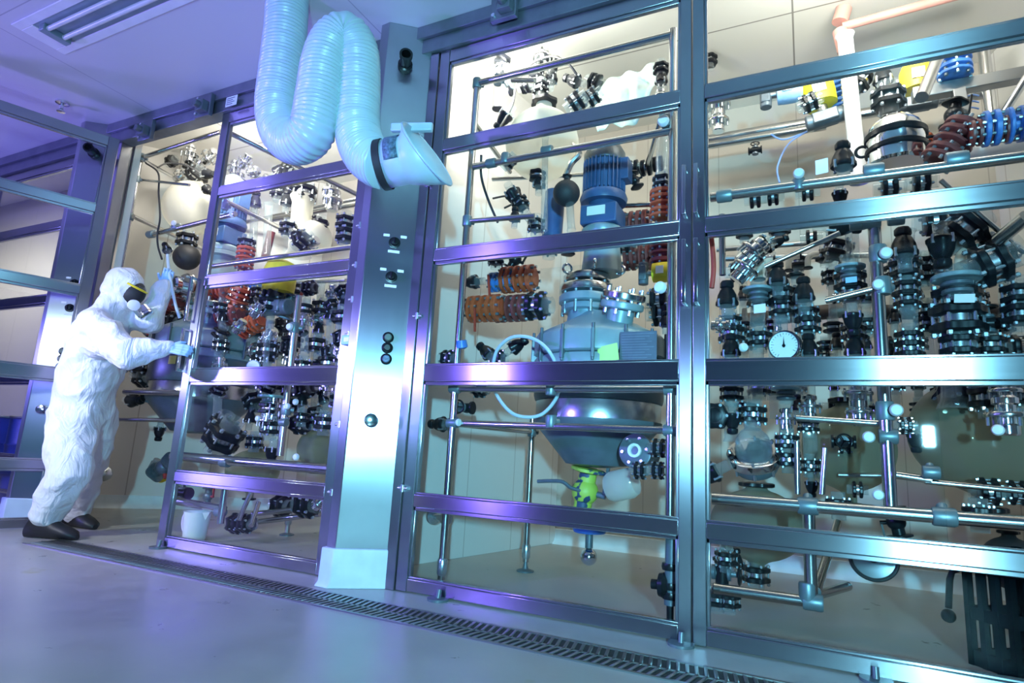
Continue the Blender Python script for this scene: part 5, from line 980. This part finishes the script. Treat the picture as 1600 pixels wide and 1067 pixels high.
# ================================================================== LEFT BOOTH
ORD = ['first', 'second', 'third', 'fourth', 'fifth', 'sixth', 'seventh', 'eighth', 'ninth', 'tenth', 'eleventh', 'twelfth']
left = [('c', 305, 272, .7, 26, 60, 'on the arm above the round flask over the person'), ('k', 283, 275, .7, 22, 70, 'left one above the round flask over the person'), ('b', 322, 272, .6, 26, 100, 'right one above the round flask over the person'), ('c', 300, 262, .9, 24, 30, 'highest above the round flask over the person'), ('b', 322, 295, .6, 24, 120, 'beside the neck of the round flask over the person'), ('k', 310, 258, .9, 22, 40, 'behind the top couplings over the person'),
 ('k', 296, 240, .8, 26, 'z', 'bright, high in the open booth'), ('k', 328, 245, .8, 26, 60, 'bright, at the upper edge of the left glass door'), ('s', 268, 252, .6, 18, 70, 'near the top bar of the open booth'),
 ('c', 292, 375, .6, 30, 'z', 'above the dark round vessel beside the raised hand'), ('b', 262, 392, .3, 22, -40, 'touched by the raised gloved hand'), ('m', 268, 470, .5, 36, 'x', 'behind the forearm of the person'), ('m', 250, 505, .5, 34, 60, 'below the raised forearm'), ('c', 272, 505, .5, 34, 'x', 'just above the gloved hand on the door'), ('c', 280, 525, .6, 32, 'x', 'right above the gloved hand at the door edge'), ('b', 235, 518, .6, 30, -60, 'between the two arms of the person'), ('k', 290, 450, .5, 44, 'y', 'wide round one behind the door handles'), ('c', 215, 572, .4, 30, 'z', 'at the chest of the suited person'), ('c', 225, 590, .5, 30, 'x', 'below the lower arm of the person'), ('c', 245, 580, .6, 28, 'x', 'under the yellow note beside the person'), ('b', 205, 625, .4, 34, 'x', 'at the hip of the suited person'), ('w', 235, 620, .4, 30, 'z', 'between the two level tubes beside the person'), ('b', 250, 668, .5, 26, 'nz', 'under the left reactor cone'), ('r', 255, 730, .6, 40, 60, 'low on the wall beside the legs of the person'), ('y', 252, 742, .8, 28, 120, 'low beside the left glass door'),
 ('k', 366, 262, 1.0, 20, 'z', 'bright cluster in the top pane left of the hose, first'), ('k', 383, 252, 1.0, 22, 40, 'bright cluster in the top pane left of the hose, second'), ('k', 396, 268, 1.0, 20, 'x', 'bright cluster in the top pane left of the hose, third'), ('k', 356, 285, 1.0, 22, 'y', 'bright cluster in the top pane left of the hose, fourth'), ('k', 374, 284, 1.0, 24, 'z', 'bright cluster in the top pane left of the hose, fifth'), ('b', 432, 270, 1.2, 30, 60, 'under the hose bend, left one'), ('c', 450, 272, 1.2, 26, 'x', 'under the hose bend, right one'), ('k', 412, 285, 1.3, 24, 50, 'just above the upper bar of the left door'), ('k', 350, 262, 1.0, 18, 'z', 'at the left edge of the top pane of the left door'),
 ('b', 398, 322, 1.0, 30, 'z', 'under the upper bar of the left door, first'), ('c', 436, 300, 1.2, 26, 'z', 'under the upper bar of the left door, second'), ('b', 447, 320, 1.1, 30, 'z', 'under the upper bar of the left door, third'), ('c', 455, 297, 1.2, 24, 40, 'under the upper bar of the left door, fourth'), ('c', 476, 302, 1.1, 36, 'z', 'on top of the milky column'), ('k', 518, 300, 1.2, 28, 'z', 'right of the milky column, upper one'), ('k', 520, 314, 1.2, 30, 'z', 'right of the milky column, lower one'), ('c', 450, 357, .9, 26, 'z', 'below the white pipes, left one'), ('b', 462, 366, .8, 30, 120, 'below the white pipes on the slanting tube'), ('c', 472, 375, .8, 30, 60, 'below the white pipes, right one'), ('c', 540, 348, .8, 30, 'z', 'beside the door edge, upper one'), ('c', 541, 368, .8, 32, 'z', 'beside the door edge, lower one'), ('s', 500, 352, 1.2, 26, 'z', 'over the milky vessel below the white pipes'), ('c', 385, 382, .7, 26, 'z', 'on the orange stack beside the left motor'), ('o', 383, 402, .7, 30, 'z', 'beside the left blue motor'), ('y', 438, 428, .5, 62, 'z', 'behind the second bar of the left door'), ('u', 398, 445, .7, 30, 'z', 'below the second bar of the left door'), ('r', 450, 478, .6, 40, 20, 'right of the yellow actuator in the left door'), ('k', 485, 382, .9, 26, 60, 'above the front bar in the left door'),
 ('o', 372, 468, .6, 38, 20, 'red stack in the left door, upper one'), ('m', 362, 492, .6, 36, 'x', 'red stack in the left door, lower one'), ('o', 345, 452, .6, 34, 'x', 'red stack in the left door, left one'), ('o', 394, 508, .6, 34, 70, 'red stack in the left door, lowest right one'), ('m', 385, 452, .9, 36, 'z', 'behind the red stack in the left door'), ('k', 402, 484, .35, 24, 40, 'slanting white headed one in the left door, upper'), ('k', 374, 510, .35, 22, 40, 'slanting white headed one in the left door, lower'),
 ('c', 350, 682, .45, 54, 35, 'largest tilted one behind the lower left door pane'), ('c', 345, 665, .5, 38, 35, 'tilted one above the largest one behind the lower left door pane'), ('d', 424, 622, .5, 40, 'z', 'in the lower left door pane, upper one'), ('k', 426, 640, .5, 36, 'z', 'in the lower left door pane below the grey disc'), ('c', 424, 668, .5, 32, 'z', 'in the lower left door pane above the black bell'), ('b', 426, 700, .5, 34, 'nz', 'hanging in the lower left door pane'), ('c', 398, 690, .6, 26, 'z', 'left of the hanging bell in the lower left door pane'), ('c', 502, 655, .8, 30, 'z', 'over the grey vessel in the lower left door pane'), ('c', 470, 662, .7, 32, 'x', 'right of the lower left upright'), ('w', 285, 770, .4, 34, 'z', 'near the floor at the left edge of the left door'), ('c', 480, 788, .5, 40, 'x', 'low in the bottom pane of the left door, right one'), ('c', 440, 790, .8, 34, 'x', 'low in the bottom pane of the left door, middle one'), ('c', 370, 818, .4, 30, 'x', 'low behind the white jug, left one'), ('c', 385, 818, .4, 28, 'x', 'low behind the white jug, right one'), ('k', 500, 785, .3, 24, 50, 'pale blue lit one near the bottom right of the left door'), ('r', 325, 775, .7, 26, 'z', 'near the bottom left of the left door')]
BAY = 'in the left booth'
for a in left: put(*a)
# dense rack of glass risers behind the two middle panes of the left door
cols = [(345, .55), (372, .95), (398, .7), (420, .5), (440, 1.1), (458, .9), (476, .6), (497, .95), (515, .7), (532, .5)]
kinds = 'cbsckcbcskbccbsckb'
ki = 0
for i, (u, y) in enumerate(cols):
    gtube(u + 5, 440, u - 6, 650, y, 6, 'glass riser pipe, %s from the left behind the middle panes of the left door' % ORD[i])
    vs = [455, 478, 500, 523, 545, 566, 606, 632, 655]
    rows = ['top', 'second', 'third', 'fourth', 'fifth', 'sixth', 'seventh', 'eighth', 'lowest']
    for r, v in enumerate(vs):
        if (i * 5 + r * 3) % 7 == 0 or (i < 2 and r > 6): continue
        k = kinds[ki % len(kinds)]; ki += 1
        dv = ((i * 37 + r * 23) % 13) - 6
        ax = 'z' if (i + r) % 3 else random.choice([30, -35, 75, 'x'])
        put(k, u + 5 - (v - 440) * .052 + random.uniform(-4, 4), v + dv, y - .04, random.uniform(23, 33), ax, '%s on the %s riser from left, left door' % (('top one' if r == 0 else 'lowest one' if r == 8 else rows[r] + ' from the top'), ORD[i]))
for i, (v0, v1, y) in enumerate(((447, 438, 1.3), (505, 500, 1.25), (548, 545, 1.35), (640, 646, 1.2))):
    single('process_pipe', MB().cyl(P(345, v0, y), P(540, v1, y), .018), 'steel_dull', '%s level steel pipe from the top behind the risers of the left door' % ORD[i], 'pipe')
# milky column, vessels, pipes
gtube(474, 308, 466, 400, 1.1, 16, 'wide milky glass column in the second pane of the left door', mat='milky_glass')
gtube(420, 318, 416, 400, 1.0, 6, 'thin glass pipe left of the milky column'); gtube(398, 330, 394, 400, 1.0, 6, 'thin glass pipe left of the white cross pipes')
gtube(421, 500, 414, 580, .4, 4, 'thin bright glass pipe in front of the risers of the left door')
single('process_pipe', MB().cyl(P(424, 362, 1.2), P(414, 402, 1.2), .04), 'paint_maroon', 'short red brown upright pipe in the second pane of the left door', 'pipe')
flask(490, 372, 1.2, 28, 'milky_glass', 'milky round vessel right of the milky column', 1.1)
flask(495, 700, .9, 30, 'olive_glass', 'pale round vessel behind the lower left door pane', 1.1, 1.0, bottom=.2)
flask(395, 735, .9, 40, 'olive_glass', 'wide pale vessel behind the fourth bar of the left door', 1.05, .8, bottom=.3)
cable([(228, 255, .25), (247, 270, .25), (248, 300, .25), (250, 340, .25), (246, 365, .28), (247, 385, .3), (253, 405, .3)], .008, 'cable_black', 'black cable hanging beside the flask over the person')
cable([(246, 262, .3), (262, 255, .4), (290, 258, .5), (315, 272, .6)], .007, 'cable_black', 'black cable arching over the flask above the person')
card(269, 562, .3, 28, 13, 'note_yellow', 'yellow note below the gloved hand at the door edge', 'sticky_note', 3, 'note')
q = P(396, 573, .4); m = mpp(q); t = thing('pressure_gauge', 'small blue tinted gauge behind the left door, above its middle bar', 'gauge', q, None, None, axq((.5, -.8, 0)))
MB().lathe([(10 * m, -6 * m), (11 * m, -4 * m), (11 * m, 1 * m), (9.5 * m, 2 * m)], n=30).build('case', 'enamel_grey', t); MB().lathe([(9.4 * m, 0), (9.4 * m, 2.4 * m)], n=30).build('dial', 'white_plastic', t)
# white jug on the floor
q = PZ(303, 843, 0); q.y = max(q.y, .12); t = thing('plastic_jug', 'white plastic measuring jug on the floor behind the left glass door', 'jug', (q.x, q.y, 0))
MB().lathe([(.07, 0), (.078, .01), (.092, .19), (.096, .2), (.092, .2), (.086, .19), (.072, .012), (.01, .01)], n=32, caps=False).build('body', 'white_plastic', t)
MB().tube(smooth([(-.088, 0, .17), (-.14, 0, .165), (-.15, 0, .10), (-.125, 0, .05), (-.08, 0, .045)], 5), .010, 8).build('handle', 'white_plastic', t)
MB().add([(.085, -.035, .2), (.085, .035, .2), (.13, 0, .205), (.085, 0, .14)], [(0, 2, 3), (1, 3, 2), (0, 3, 1)]).build('spout', 'white_plastic', t)
# barrels and cabinets of the far left booth
for i, (u, lab) in enumerate(((-12, 'dark blue barrel at the left picture edge behind the open door'), (34, 'dark blue barrel behind the open door, beside the person'))):
    q = P(u, 800, .55); t = thing('barrel', lab, 'barrel', ((-7.75, -7.08)[i], .72, 0))
    MB().lathe([(.26, 0), (.28, .02), (.28, .26), (.29, .28), (.28, .30), (.28, .54), (.29, .56), (.28, .58), (.28, .80), (.26, .84), (.02, .845)], n=36).build('drum', 'barrel_blue', t)
    MB().torus((0, 0, .83), (0, 0, 1), .275, .014, 36, 8).build('locking_ring', 'steel_dull', t)
tf = thing('tube_frame', 'low steel tube stand of the far left booth behind the open door', 'frame', (-6.9, .25, 0))
for z in (.16, .45): MB().cyl((-.9, 0, z), (.75, 0, z), .02).build('steel_tube', 'steel_tube', tf)
for x in (-.8, .7): MB().cyl((x, 0, 0), (x, 0, 1.1), .02).build('steel_tube', 'steel_tube', tf)
